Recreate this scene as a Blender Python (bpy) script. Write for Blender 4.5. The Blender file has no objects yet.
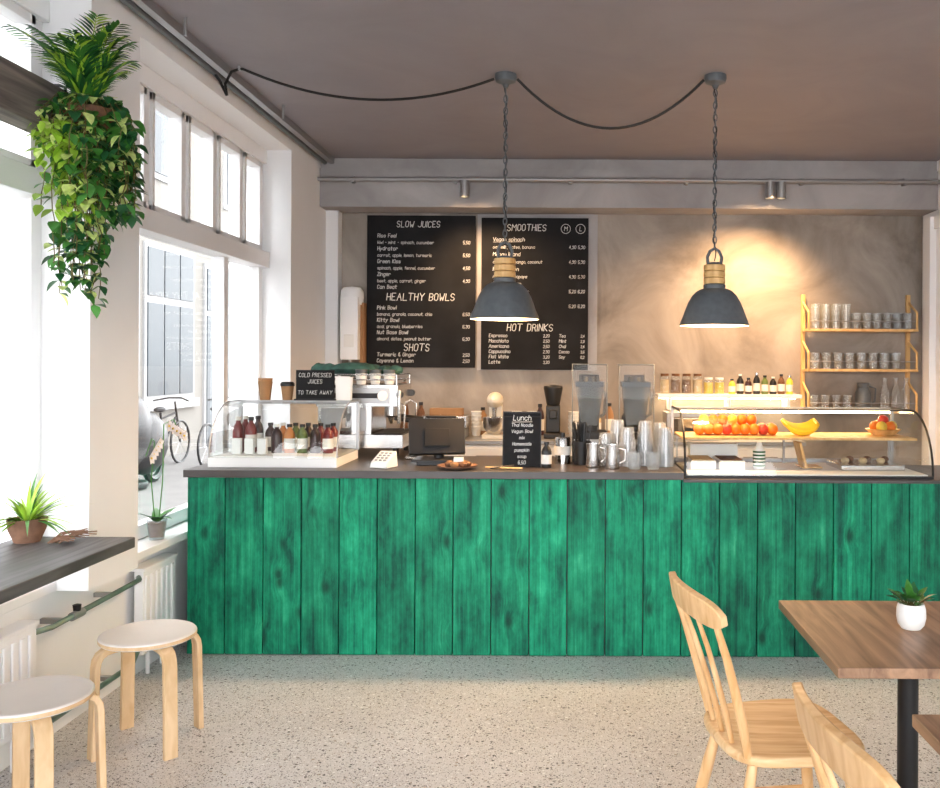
import bpy, math, random
from mathutils import Vector, Matrix
random.seed(7)
R = random.Random(11)
scene = bpy.context.scene
try:
    scene.view_settings.view_transform = 'Standard'
    scene.view_settings.look = 'None'
    scene.view_settings.exposure = 0.0
except Exception:
    pass

# ------------------------------------------------------------------ materials
def lin(r, g, b):
    def f(c):
        c /= 255.0
        return c/12.92 if c <= 0.04045 else ((c+0.055)/1.055)**2.4
    return (f(r), f(g), f(b), 1.0)

def mat(name, col, rough=0.5, metal=0.0, emit=None, es=0.0, var=0.0, vscale=20.0, bump=0.0, spec=0.5, sss=0):
    m = bpy.data.materials.new(name); m.use_nodes = True
    nt = m.node_tree; p = nt.nodes['Principled BSDF']
    p.inputs['Base Color'].default_value = col
    p.inputs['Roughness'].default_value = rough
    p.inputs['Metallic'].default_value = metal
    p.inputs['Specular IOR Level'].default_value = spec
    if emit:
        p.inputs['Emission Color'].default_value = emit
        p.inputs['Emission Strength'].default_value = es
    tc = nt.nodes.new('ShaderNodeTexCoord')
    no = nt.nodes.new('ShaderNodeTexNoise'); no.inputs['Scale'].default_value = vscale
    no.inputs['Detail'].default_value = 6
    nt.links.new(tc.outputs['Object'], no.inputs['Vector'])
    if var > 0:
        cr = nt.nodes.new('ShaderNodeValToRGB')
        cr.color_ramp.elements[0].position = 0.3; cr.color_ramp.elements[1].position = 0.7
        cr.color_ramp.elements[0].color = tuple(c*(1-var) for c in col[:3])+(1,)
        cr.color_ramp.elements[1].color = tuple(min(1, c*(1+var)) for c in col[:3])+(1,)
        nt.links.new(no.outputs['Fac'], cr.inputs['Fac'])
        nt.links.new(cr.outputs['Color'], p.inputs['Base Color'])
    if bump > 0:
        bp = nt.nodes.new('ShaderNodeBump'); bp.inputs['Strength'].default_value = bump
        bp.inputs['Distance'].default_value = 0.01
        nt.links.new(no.outputs['Fac'], bp.inputs['Height'])
        nt.links.new(bp.outputs['Normal'], p.inputs['Normal'])
    return m

def glass(name, tint=(1,1,1,1), gloss=0.12, rough=0.02, body=0.0, bodycol=(1,1,1,1), fres=0.4):
    m = bpy.data.materials.new(name); m.use_nodes = True
    nt = m.node_tree; nt.nodes.clear()
    out = nt.nodes.new('ShaderNodeOutputMaterial')
    tr = nt.nodes.new('ShaderNodeBsdfTransparent'); tr.inputs['Color'].default_value = tint
    gl = nt.nodes.new('ShaderNodeBsdfGlossy'); gl.inputs['Roughness'].default_value = rough
    lw = nt.nodes.new('ShaderNodeLayerWeight'); lw.inputs['Blend'].default_value = 0.3
    mr = nt.nodes.new('ShaderNodeMath'); mr.operation = 'MULTIPLY_ADD'
    mr.inputs[1].default_value = fres; mr.inputs[2].default_value = gloss*0.5
    nt.links.new(lw.outputs['Fresnel'], mr.inputs[0])
    mx = nt.nodes.new('ShaderNodeMixShader')
    nt.links.new(mr.outputs[0], mx.inputs[0]); nt.links.new(tr.outputs[0], mx.inputs[1]); nt.links.new(gl.outputs[0], mx.inputs[2])
    last = mx
    if body > 0:
        df = nt.nodes.new('ShaderNodeBsdfDiffuse'); df.inputs['Color'].default_value = bodycol
        m2 = nt.nodes.new('ShaderNodeMixShader'); m2.inputs[0].default_value = body
        nt.links.new(mx.outputs[0], m2.inputs[1]); nt.links.new(df.outputs[0], m2.inputs[2]); last = m2
    nt.links.new(last.outputs[0], out.inputs['Surface'])
    return m

def wood(name, c1, c2, scale=(1, 12, 12), rough=0.5, grain=6.0, bump=0.05):
    m = bpy.data.materials.new(name); m.use_nodes = True
    nt = m.node_tree; p = nt.nodes['Principled BSDF']; p.inputs['Roughness'].default_value = rough
    tc = nt.nodes.new('ShaderNodeTexCoord'); mp = nt.nodes.new('ShaderNodeMapping')
    mp.inputs['Scale'].default_value = scale
    nt.links.new(tc.outputs['Object'], mp.inputs['Vector'])
    n1 = nt.nodes.new('ShaderNodeTexNoise'); n1.inputs['Scale'].default_value = grain; n1.inputs['Detail'].default_value = 8
    n1.inputs['Distortion'].default_value = 0.6
    nt.links.new(mp.outputs[0], n1.inputs['Vector'])
    cr = nt.nodes.new('ShaderNodeValToRGB')
    cr.color_ramp.elements[0].position = 0.35; cr.color_ramp.elements[0].color = c1
    cr.color_ramp.elements[1].position = 0.65; cr.color_ramp.elements[1].color = c2
    nt.links.new(n1.outputs['Fac'], cr.inputs['Fac']); nt.links.new(cr.outputs['Color'], p.inputs['Base Color'])
    bp = nt.nodes.new('ShaderNodeBump'); bp.inputs['Strength'].default_value = bump*4; bp.inputs['Distance'].default_value = 0.003
    nt.links.new(n1.outputs['Fac'], bp.inputs['Height']); nt.links.new(bp.outputs['Normal'], p.inputs['Normal'])
    return m

def green_planks():
    m = bpy.data.materials.new('green_stained_pine'); m.use_nodes = True
    nt = m.node_tree; N = nt.nodes; L = nt.links; p = N['Principled BSDF']
    p.inputs['Roughness'].default_value = 0.6
    p.inputs['Specular IOR Level'].default_value = 0.25
    at = N.new('ShaderNodeAttribute'); at.attribute_name = 'tint'
    tc = N.new('ShaderNodeTexCoord')
    off = N.new('ShaderNodeVectorMath'); off.operation = 'SCALE'; off.inputs['Scale'].default_value = 37.0
    L.new(at.outputs['Color'], off.inputs[0])
    ad = N.new('ShaderNodeVectorMath'); ad.operation = 'ADD'
    L.new(tc.outputs['Object'], ad.inputs[0]); L.new(off.outputs[0], ad.inputs[1])
    mk = N.new('ShaderNodeMapping'); mk.inputs['Scale'].default_value = (6.5, 0.0, 3.8)
    L.new(ad.outputs[0], mk.inputs['Vector'])
    vo = N.new('ShaderNodeTexVoronoi'); vo.inputs['Scale'].default_value = 1.0; vo.inputs['Randomness'].default_value = 1.0
    L.new(mk.outputs[0], vo.inputs['Vector'])
    kn = N.new('ShaderNodeValToRGB'); e = kn.color_ramp.elements
    e[0].position = 0.06; e[0].color = (1, 1, 1, 1); e[1].position = 0.2; e[1].color = (0, 0, 0, 1)
    L.new(vo.outputs['Distance'], kn.inputs['Fac'])
    halo = N.new('ShaderNodeMapRange'); halo.inputs[1].default_value = 0.0; halo.inputs[2].default_value = .38
    halo.inputs[3].default_value = .9; halo.inputs[4].default_value = 0.0
    L.new(vo.outputs['Distance'], halo.inputs[0])
    def grain(sx, sz, sc, dist, det=10, rough=.7):
        mg = N.new('ShaderNodeMapping'); mg.inputs['Scale'].default_value = (sx, 1, sz)
        L.new(ad.outputs[0], mg.inputs['Vector'])
        cb = N.new('ShaderNodeCombineXYZ'); L.new(halo.outputs[0], cb.inputs[0])
        a2 = N.new('ShaderNodeVectorMath'); a2.operation = 'ADD'
        L.new(mg.outputs[0], a2.inputs[0]); L.new(cb.outputs[0], a2.inputs[1])
        g = N.new('ShaderNodeTexNoise'); g.inputs['Scale'].default_value = sc; g.inputs['Detail'].default_value = det
        g.inputs['Roughness'].default_value = rough; g.inputs['Distortion'].default_value = dist
        L.new(a2.outputs[0], g.inputs['Vector'])
        return g
    g = grain(20, .6, 1.5, .2)
    g2 = grain(80, 1.4, 1.2, .0, 4, .6)
    mb = N.new('ShaderNodeMapping'); mb.inputs['Scale'].default_value = (5, 1, 2.6)
    L.new(ad.outputs[0], mb.inputs['Vector'])
    bl = N.new('ShaderNodeTexNoise'); bl.inputs['Scale'].default_value = 1.5; bl.inputs['Detail'].default_value = 9; bl.inputs['Roughness'].default_value = .68
    L.new(mb.outputs[0], bl.inputs['Vector'])
    def mixf(a, b_, f):
        mf = N.new('ShaderNodeMix'); mf.data_type = 'FLOAT'; mf.inputs[0].default_value = f
        L.new(a, mf.inputs[2]); L.new(b_, mf.inputs[3]); return mf.outputs[0]
    f1 = mixf(g.outputs['Fac'], bl.outputs['Fac'], .58)
    f2 = mixf(f1, g2.outputs['Fac'], .18)
    r1 = N.new('ShaderNodeValToRGB'); e = r1.color_ramp.elements
    e[0].position = 0.36; e[0].color = lin(0, 50, 44); e[1].position = 0.66; e[1].color = lin(84, 186, 142)
    for pos, cc in ((.43, lin(0, 82, 64)), (.49, lin(4, 112, 82)), (.55, lin(16, 136, 99)), (.61, lin(40, 160, 118))):
        q = r1.color_ramp.elements.new(pos); q.color = cc
    L.new(f2, r1.inputs['Fac'])
    mk2 = N.new('ShaderNodeMix'); mk2.data_type = 'RGBA'; mk2.blend_type = 'MIX'
    kk = N.new('ShaderNodeMath'); kk.operation = 'MULTIPLY'; kk.inputs[1].default_value = 0.8
    L.new(kn.outputs['Color'], kk.inputs[0]); L.new(kk.outputs[0], mk2.inputs[0])
    L.new(r1.outputs['Color'], mk2.inputs[6]); mk2.inputs[7].default_value = lin(2, 42, 36)
    hsv = N.new('ShaderNodeHueSaturation')
    sp = N.new('ShaderNodeSeparateColor'); L.new(at.outputs['Color'], sp.inputs[0])
    mv = N.new('ShaderNodeMapRange'); mv.inputs[3].default_value = 0.85; mv.inputs[4].default_value = 1.2
    L.new(sp.outputs[0], mv.inputs[0]); L.new(mv.outputs[0], hsv.inputs['Value'])
    L.new(mk2.outputs[2], hsv.inputs['Color']); L.new(hsv.outputs[0], p.inputs['Base Color'])
    bp = N.new('ShaderNodeBump'); bp.inputs['Strength'].default_value = 0.25; bp.inputs['Distance'].default_value = 0.004
    L.new(g.outputs['Fac'], bp.inputs['Height']); L.new(bp.outputs['Normal'], p.inputs['Normal'])
    return m

def terrazzo():
    m = bpy.data.materials.new('terrazzo_floor'); m.use_nodes = True
    nt = m.node_tree; N = nt.nodes; L = nt.links; p = N['Principled BSDF']; p.inputs['Roughness'].default_value = 0.42
    p.inputs['Specular IOR Level'].default_value = 0.35
    tc = N.new('ShaderNodeTexCoord')
    no = N.new('ShaderNodeTexNoise'); no.inputs['Scale'].default_value = 1.1; no.inputs['Detail'].default_value = 5
    L.new(tc.outputs['Object'], no.inputs['Vector'])
    base = N.new('ShaderNodeValToRGB'); e = base.color_ramp.elements
    e[0].position = .35; e[0].color = lin(202, 198, 198); e[1].position = .65; e[1].color = lin(218, 215, 215)
    L.new(no.outputs['Fac'], base.inputs['Fac'])
    prev = base.outputs['Color']
    for sc, th, dens in ((95, 0.33, 0.5), (48, 0.30, 0.35), (170, 0.36, 0.55)):
        v = N.new('ShaderNodeTexVoronoi'); v.inputs['Scale'].default_value = sc
        L.new(tc.outputs['Object'], v.inputs['Vector'])
        c = N.new('ShaderNodeValToRGB'); c.color_ramp.interpolation = 'CONSTANT'
        e = c.color_ramp.elements
        e[0].position = 0; e[0].color = lin(80, 78, 80); e[1].position = .25; e[1].color = lin(166, 154, 144)
        for pos, cc in ((.45, lin(136, 134, 136)), (.58, lin(236, 235, 235)), (.88, lin(112, 102, 100))):
            q = e.new(pos); q.color = cc
        s = N.new('ShaderNodeSeparateColor'); L.new(v.outputs['Color'], s.inputs[0]); L.new(s.outputs[0], c.inputs['Fac'])
        lt = N.new('ShaderNodeMath'); lt.operation = 'LESS_THAN'; lt.inputs[1].default_value = th
        L.new(v.outputs['Distance'], lt.inputs[0])
        gt = N.new('ShaderNodeMath'); gt.operation = 'LESS_THAN'; gt.inputs[1].default_value = dens
        L.new(s.outputs[1], gt.inputs[0])
        mu = N.new('ShaderNodeMath'); mu.operation = 'MULTIPLY'
        L.new(lt.outputs[0], mu.inputs[0]); L.new(gt.outputs[0], mu.inputs[1])
        mx = N.new('ShaderNodeMix'); mx.data_type = 'RGBA'
        L.new(mu.outputs[0], mx.inputs[0]); L.new(prev, mx.inputs[6]); L.new(c.outputs['Color'], mx.inputs[7])
        prev = mx.outputs[2]
    L.new(prev, p.inputs['Base Color'])
    return m

def concrete(name, c1, c2, rough=0.8):
    m = bpy.data.materials.new(name); m.use_nodes = True
    nt = m.node_tree; N = nt.nodes; L = nt.links; p = N['Principled BSDF']; p.inputs['Roughness'].default_value = rough
    tc = N.new('ShaderNodeTexCoord')
    n1 = N.new('ShaderNodeTexNoise'); n1.inputs['Scale'].default_value = 1.6; n1.inputs['Detail'].default_value = 10; n1.inputs['Distortion'].default_value = 0.8
    n1.inputs['Roughness'].default_value = 0.6
    L.new(tc.outputs['Object'], n1.inputs['Vector'])
    cr = N.new('ShaderNodeValToRGB'); e = cr.color_ramp.elements
    e[0].position = .32; e[0].color = c1; e[1].position = .68; e[1].color = c2
    L.new(n1.outputs['Fac'], cr.inputs['Fac']); L.new(cr.outputs['Color'], p.inputs['Base Color'])
    bp = N.new('ShaderNodeBump'); bp.inputs['Strength'].default_value = 0.15; bp.inputs['Distance'].default_value = 0.01
    L.new(n1.outputs['Fac'], bp.inputs['Height']); L.new(bp.outputs['Normal'], p.inputs['Normal'])
    return m

WHITE = mat('white_plaster', lin(242, 242, 243), 0.7, var=0.015, vscale=3)
WPAINT = mat('white_gloss_paint', lin(244, 244, 245), 0.35)
CEIL = concrete('ceiling_grey_plaster', lin(138, 133, 138), lin(147, 142, 147), 0.6)
CONC = concrete('concrete_wall', lin(122, 113, 105), lin(176, 166, 156))
CONCB = concrete('concrete_beam', lin(152, 148, 148), lin(178, 175, 175))
GREEN = green_planks()
TERR = terrazzo()
SLAB = mat('dark_slab', lin(68, 62, 61), 0.35, var=0.15, vscale=6)
BEECH = wood('beech', lin(214, 164, 108), lin(236, 196, 146), (10, 10, 1.5), 0.4, 3)
BEECHX = wood('beech_seat', lin(214, 166, 112), lin(240, 204, 156), (1.2, 14, 8), 0.4, 3)
BIRCH = wood('birch_ply', lin(214, 178, 132), lin(232, 202, 162), (8, 8, 2), 0.45, 3)
BIRCHTOP = mat('white_birch_seat', lin(240, 234, 228), 0.35, var=0.03, vscale=6)
TABLE = wood('walnut_table', lin(122, 90, 68), lin(176, 138, 108), (14, 1.2, 8), 0.38, 2.2)
BARW = wood('grey_bar_wood', lin(66, 63, 64), lin(100, 96, 97), (14, 1, 8), 0.45, 2.5)
BEAMW = wood('weathered_beam', lin(84, 76, 72), lin(132, 121, 114), (14, 1, 14), 0.7, 2.5)
DARKM = mat('dark_grey_enamel', lin(88, 93, 97), 0.42, var=0.12, vscale=30)
BLACK = mat('black_plastic', lin(24, 24, 26), 0.4)
BLACKM = mat('black_metal', lin(28, 27, 28), 0.45, 0.3)
CHALKB = mat('chalkboard_black', lin(34, 34, 36), 0.85, var=0.25, vscale=5, spec=.15)
CHALK = mat('chalk_white', lin(225, 225, 222), 0.9)
CHROME = mat('brushed_steel', lin(205, 204, 203), 0.22, 1.0)
STEEL = mat('galvanised_steel', lin(165, 165, 166), 0.4, 0.8)
GLASS = glass('window_glass', (1, 1, 1, 1), 0.04, fres=.15)
CGLASS = glass('case_glass', (0.93, 0.955, 0.95, 1), 0.08, fres=.5)
HOODG = glass('hood_glass', (0.93, 0.94, 0.94, 1), 0.02, fres=.12)
CUPG = glass('tumbler_glass', (0.93, 0.95, 0.96, 1), 0.04, 0.05, 0.10, (0.9, 0.93, 0.95, 1), .3)
PLAS = glass('clear_plastic', (0.86, 0.87, 0.88, 1), 0.1, 0.1, 0.2, (0.8, 0.82, 0.84, 1), .3)
JARP = glass('smoky_jar_plastic', (0.66, 0.67, 0.67, 1), 0.04, 0.1, 0.12, (0.42, 0.43, 0.43, 1), .2)
PAPER = mat('white_paper', lin(238, 237, 234), 0.7)
CREAM = mat('cream_enamel', lin(232, 224, 208), 0.3)
LEAF1 = mat('leaf_green', lin(62, 122, 46), 0.45, var=0.3, vscale=12)
LEAF2 = mat('leaf_light_green', lin(156, 194, 60), 0.45, var=0.25, vscale=12)
LEAF3 = mat('leaf_dark_green', lin(30, 84, 44), 0.4, var=0.3, vscale=12)
LEAFV = mat('leaf_variegated', lin(200, 216, 130), 0.45, var=0.3, vscale=40)
STEM = mat('stem_brown', lin(104, 92, 52), 0.7)
SOIL = mat('soil', lin(52, 40, 32), 0.95, var=0.3, vscale=60, bump=0.5)
TERRA = mat('brown_clay', lin(126, 92, 72), 0.85, var=0.2, vscale=30)
KRAFT = mat('kraft_paper', lin(150, 112, 76), 0.8, var=0.06, vscale=30)
LIGHTW = wood('light_pine', lin(206, 160, 98), lin(232, 192, 132), (8, 8, 2), 0.5, 3)
ORANGE = mat('orange_peel', lin(232, 120, 18), 0.5, bump=0.2, vscale=120)
BANANA = mat('banana_yellow', lin(240, 200, 36), 0.5, var=0.08, vscale=12)
REDAP = mat('red_apple', lin(190, 56, 32), 0.35, var=0.3, vscale=14)
PETAL = mat('orchid_petal', lin(246, 242, 244), 0.6)
BULB = mat('warm_bulb', (1, 0.8, 0.5, 1), 0.5, emit=(1.0, 0.72, 0.38, 1), es=50)
INNERW = mat('shade_inner_white', lin(240, 225, 200), 0.5)
PIPEG = mat('patina_pipe', lin(116, 138, 130), 0.4, 0.6, var=0.2, vscale=10)
GREENCLOTH = mat('dark_green_cloth', lin(50, 84, 76), 0.9, var=0.4, vscale=18)
FACADE = mat('facade_render', lin(122, 119, 114), 0.9, var=0.05, vscale=2)
PANE = mat('dark_pane', lin(58, 65, 70), 0.35, spec=.3)
FRAMEW = mat('facade_frame_white', lin(150, 150, 151), 0.6)
DOORC = mat('facade_door_grey', lin(78, 84, 88), 0.5)
PAVE = mat('pavement', lin(104, 102, 100), 0.9, var=0.1, vscale=3)
JRED = mat('juice_red', lin(116, 36, 36), 0.3); JDARK = mat('juice_dark', lin(56, 32, 34), 0.3)
JORG = mat('juice_orange', lin(196, 124, 66), 0.3); JGRN = mat('juice_green', lin(100, 116, 60), 0.3)
LABEL = mat('label_paper', lin(225, 222, 215), 0.7)
YEL = mat('lemon_preserve', lin(226, 196, 70), 0.4); BRN = mat('brown_beans', lin(104, 68, 42), 0.7, var=0.4, vscale=90)
OAT = mat('oat_flakes', lin(200, 174, 130), 0.8, var=0.2, vscale=90)
WARMSTRIP = mat('warm_led_strip', (1, 0.8, 0.5, 1), 0.5, emit=(1.0, 0.72, 0.40, 1), es=40)

# ------------------------------------------------------------------ mesh builder
class B:
    def __init__(s):
        s.v = []; s.f = []; s.m = []; s.mats = []; s.tint = None; s.cols = []; s.M = Matrix.Identity(4)
    def mi(s, m):
        if m not in s.mats: s.mats.append(m)
        return s.mats.index(m)
    def add(s, vs, fs, m):
        o = len(s.v); k = s.mi(m)
        for v in vs: s.v.append(s.M @ Vector(v))
        for f in fs:
            s.f.append(tuple(i+o for i in f)); s.m.append(k); s.cols.append(s.tint or (0.5, 0.5, 0.5))
    def box(s, x0, x1, y0, y1, z0, z1, m):
        vs = [(x0,y0,z0),(x1,y0,z0),(x1,y1,z0),(x0,y1,z0),(x0,y0,z1),(x1,y0,z1),(x1,y1,z1),(x0,y1,z1)]
        s.add(vs, [(0,3,2,1),(4,5,6,7),(0,1,5,4),(1,2,6,5),(2,3,7,6),(3,0,4,7)], m)
    def quad(s, a, b, c, d, m): s.add([a, b, c, d], [(0, 1, 2, 3)], m)
    def lathe(s, prof, o, m, n=20, sx=1, sy=1):
        vs = []; rings = []
        for r, z in prof:
            if r < 1e-6:
                rings.append([len(vs)]); vs.append((o[0], o[1], o[2]+z))
            else:
                rings.append(list(range(len(vs), len(vs)+n)))
                for i in range(n):
                    a = 2*math.pi*i/n
                    vs.append((o[0]+r*math.cos(a)*sx, o[1]+r*math.sin(a)*sy, o[2]+z))
        fs = []
        for A, C in zip(rings, rings[1:]):
            for i in range(n):
                j = (i+1) % n
                if len(A) == 1 and len(C) == 1: continue
                if len(A) == 1: fs.append((A[0], C[j], C[i]))
                elif len(C) == 1: fs.append((A[i], A[j], C[0]))
                else: fs.append((A[i], A[j], C[j], C[i]))
        s.add(vs, fs, m)
    def sph(s, c, r, m, n=12, sz=1.0, sx=1, sy=1):
        k = max(4, n//2)
        s.lathe([(r*math.sin(math.pi*i/k) if 0 < i < k else 0, -r*sz*math.cos(math.pi*i/k)) for i in range(k+1)], c, m, n, sx, sy)
    def tube(s, pts, r, m, n=8, closed=False, caps=True):
        pts = [Vector(p) for p in pts]; N = len(pts)
        rs = r if isinstance(r, (list, tuple)) else [r]*N
        vs = []; up = None
        for i, p in enumerate(pts):
            if closed: t = pts[(i+1) % N]-pts[i-1]
            else: t = pts[min(i+1, N-1)]-pts[max(i-1, 0)]
            if t.length < 1e-9: t = Vector((0, 0, 1))
            t.normalize()
            if up is None:
                up = Vector((0, 0, 1)) if abs(t.z) < 0.9 else Vector((1, 0, 0))
            up = (up - t*up.dot(t))
            if up.length < 1e-6: up = t.orthogonal()
            up.normalize(); sd = t.cross(up)
            for k in range(n):
                a = 2*math.pi*k/n
                vs.append(p+(up*math.cos(a)+sd*math.sin(a))*rs[i])
        fs = []
        for i in range(N if closed else N-1):
            a = i*n; b = ((i+1) % N)*n
            for k in range(n):
                l = (k+1) % n
                fs.append((a+k, a+l, b+l, b+k))
        if caps and not closed:
            fs.append(tuple(range(n))[::-1]); fs.append(tuple((N-1)*n+k for k in range(n)))
        s.add(vs, fs, m)
    def cyl(s, a, b, r, m, r2=None, n=12): s.tube([a, b], [r, r if r2 is None else r2], m, n)
    def sweep(s, pts, side, w, t, m):
        pts = [Vector(p) for p in pts]; N = len(pts); side = Vector(side).normalized()
        vs = []
        for i, p in enumerate(pts):
            tg = (pts[min(i+1, N-1)]-pts[max(i-1, 0)]).normalized()
            nm = tg.cross(side).normalized()
            ww = w[i] if isinstance(w, (list, tuple)) else w; tt = t[i] if isinstance(t, (list, tuple)) else t
            for a, b in ((-1, -1), (1, -1), (1, 1), (-1, 1)):
                vs.append(p+side*a*ww/2+nm*b*tt/2)
        fs = [(3, 2, 1, 0), tuple((N-1)*4+k for k in range(4))]
        for i in range(N-1):
            for k in range(4):
                l = (k+1) % 4
                fs.append((i*4+k, i*4+l, i*4+4+l, i*4+4+k))
        s.add(vs, fs, m)
    def prism(s, poly, z0, z1, m):
        n = len(poly)
        vs = [(x, y, z0) for x, y in poly]+[(x, y, z1) for x, y in poly]
        fs = [tuple(range(n))[::-1], tuple(range(n, 2*n))]+[(i, (i+1) % n, n+(i+1) % n, n+i) for i in range(n)]
        s.add(vs, fs, m)
    def leaf(s, base, d, up, L, W, m, curl=0.3, seg=4, fold=0.25):
        base = Vector(base); d = Vector(d).normalized(); up = Vector(up)
        sd = d.cross(up)
        if sd.length < 1e-4: sd = d.orthogonal()
        sd.normalize(); up = sd.cross(d).normalized()
        vs = []; fs = []
        for i in range(seg+1):
            t = i/seg
            c = base+d*(L*t)-up*(curl*L*t*t)
            w = W*0.5*math.sin(math.pi*min(1, max(0.04, t**0.75*0.97+0.02)))
            vs += [c-sd*w+up*w*fold, c, c+sd*w+up*w*fold]
        for i in range(seg):
            a = i*3
            fs += [(a, a+1, a+4, a+3), (a+1, a+2, a+5, a+4)]
        s.add(vs, fs, m)
    def done(s, name, bevel=0, parent=None, angle=35, segs=2):
        me = bpy.data.meshes.new(name); me.from_pydata([tuple(v) for v in s.v], [], s.f)
        for m in s.mats: me.materials.append(m)
        for p, k in zip(me.polygons, s.m): p.material_index = k; p.use_smooth = True
        if any(c != (0.5, 0.5, 0.5) for c in s.cols):
            at = me.color_attributes.new('tint', 'FLOAT_COLOR', 'CORNER')
            for p, c in zip(me.polygons, s.cols):
                for li in p.loop_indices: at.data[li].color = (c[0], c[1], c[2], 1)
        me.update()
        try: me.set_sharp_from_angle(angle=math.radians(angle))
        except Exception: pass
        ob = bpy.data.objects.new(name, me); scene.collection.objects.link(ob)
        if bevel:
            bv = ob.modifiers.new('bevel', 'BEVEL'); bv.width = bevel; bv.segments = segs; bv.limit_method = 'ANGLE'; bv.angle_limit = math.radians(40)
            bv.harden_normals = False
        if parent: ob.parent = parent
        return ob

# ---- single stroke chalk handwriting (digit pairs = x,y ; baseline 2, cap 8, x-height 6)
GL = {'A':'022842 1535','B':'02082837362505 2534332202','C':'3728180703122233','D':'02082837332202','E':'38080232 0525','F':'380802 0525',
'G':'37281807031222333525','H':'0802 3832 0535','I':'1812','J':'3833221203','K':'0802 3805 0532','L':'080232','M':'0208254842','N':'02083238',
'O':'180703122233372818','P':'02082837362505','Q':'180703122233372818 2432','R':'02082837362505 2532','S':'372818070615253433221203','T':'0848 2822',
'U':'080312223338','V':'082248','W':'0812253248','X':'0832 3802','Y':'082548 2522','Z':'08380232',
'a':'36160503122233 3632','b':'0802 0516263533221203','c':'3526160503122233','d':'3832 3526160503122233','e':'04343526160503122233','f':'28181712 0626',
'g':'3526160503122233 3631201001','h':'0802 0516263532','i':'1612 1718','j':'16111000 1718','k':'0802 3604 1432','l':'1812','m':'0602 05162522 25364542',
'n':'0602 0516263532','o':'160503122233352616','p':'0600 0516263533221203','q':'3630 3526160503122233','r':'0602 05162635','s':'35261605142433221203',
't':'18132223 0636','u':'0603122233 3632','v':'061236','w':'0612253246','x':'0632 3602','y':'0613 3600','z':'06360232',
'0':'180703122233372818','1':'172822','2':'07182837360232','3':'07182837253433221203','4':'280434 2822','5':'380805253433221203',
'6':'3728180703122233342505','7':'083812','8':'281807162534332212031437 3728','9':'3526160718283733221203',',':'1211','&':'320718280503122234','-':'0525'}
def glyphs(b, body, h, loc, align='LEFT', rx=0.0, shear=.12, sp=1.4, th=None, m=None, jit=.12):
    m = m or CHALK
    u = h/6.0; th = th or h*.085
    pos = 0; out = []
    for ch in body:
        if ch == ' ': pos += 3.2; continue
        g = GL.get(ch)
        if not g: pos += 2; continue
        g = g.split(); w = max(int(s_[i]) for s_ in g for i in range(0, len(s_), 2))
        mn = min(int(s_[i]) for s_ in g for i in range(0, len(s_), 2))
        dy = R.uniform(-jit, jit)*1.5
        for st in g:
            pl = []
            for i in range(0, len(st)-1, 2):
                X = int(st[i])-mn+R.uniform(-jit, jit); Z = int(st[i+1])-2+dy+R.uniform(-jit, jit)
                pl.append((pos+X+Z*shear, Z))
            out.append(pl)
        pos += (w-mn)+sp
    W = pos-sp
    o = {'LEFT': 0, 'CENTER': -W/2, 'RIGHT': -W}[align]
    c, s = math.cos(rx), math.sin(rx)
    for pl in out:
        pts = []
        for X, Z in pl:
            pts.append((loc[0]+(X+o)*u, loc[1]+Z*u*s, loc[2]+Z*u*c))
        for a, d in zip(pts, pts[1:]):
            va = Vector(a); vd = Vector(d); t = vd-va
            if t.length < 1e-6: continue
            t.normalize(); nrm = Vector((0, -c, s)); sd = t.cross(nrm).normalized()*th/2
            e = t*th*.35
            b.add([va-sd-e, vd-sd+e, vd+sd+e, va+sd-e], [(0, 1, 2, 3)], m)

def light(kind, loc, energy, col, parent=None, name='lamp_light', **kw):
    ld = bpy.data.lights.new(name, kind); ld.energy = energy; ld.color = col
    for k, v in kw.items(): setattr(ld, k, v)
    ob = bpy.data.objects.new(name, ld); scene.collection.objects.link(ob); ob.location = loc
    if parent: ob.parent = parent
    return ob

# ------------------------------------------------------------------ room shell
CZ = 3.145; YB = 7.2; XR = -1.97; XRW = 2.88
b = B(); b.box(-2.4, 3.1, -3, 7.4, -0.1, 0, TERR); b.done('floor')
b = B(); b.box(-2.4, 3.1, -3, 7.4, CZ, CZ+0.12, CEIL); b.done('ceiling')
b = B(); b.box(-2.4, 3.1, YB, 7.4, 0, CZ, CONC); b.done('wall_back')
b = B(); b.box(XRW, 3.1, -3, YB, 0, CZ, WHITE); b.done('wall_right')
b = B(); b.box(-2.4, -2.13, -3, YB, 0, 0.598, WHITE); b.done('wall_left_parapet')
b = B(); b.box(-2.4, XR, 3.61, 4.02, 0.6, CZ, WHITE); b.done('wall_left_pier')
b = B(); b.box(-2.4, XR, 6.2, YB, 0.6, CZ, WHITE); b.box(-2.13, XR, 6.2, YB, 0.0, 0.6, WHITE); b.done('wall_left_corner')
b = B(); b.box(-2.4, XR, -3, 0.9, 0.6, CZ, WHITE); b.done('wall_left_near')
b = B(); b.box(-2.4, XR, 4.02, 6.2, 3.03, CZ, WHITE); b.box(-2.4, XR, 0.9, 3.61, 3.03, CZ, WHITE); b.done('wall_left_lintel')
b = B(); b.box(XR, XRW, 6.9, YB, 2.76, 3.06, CONCB)
b.box(XR, XRW, 6.93, YB, 3.06, CZ, CONCB)
b.done('trim_1_beam')
b = B(); b.box(-1.97, -1.87, 7.08, YB, 0, 2.76, WHITE); b.done('trim_2_corner_post', 0.004)
b = B(); b.box(2.80, XRW-.002, 6.86, 6.98, 0, 2.70, WPAINT); b.box(2.83, XRW-.002, 5.9, 6.86, 2.6, 2.70, WPAINT); b.box(2.80, XRW-.002, 5.8, 5.9, 0, 2.70, WPAINT)
b.box(2.85, XRW-.002, 5.9, 6.86, 0, 2.6, WPAINT); b.done('door_1', 0.004)
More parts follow.
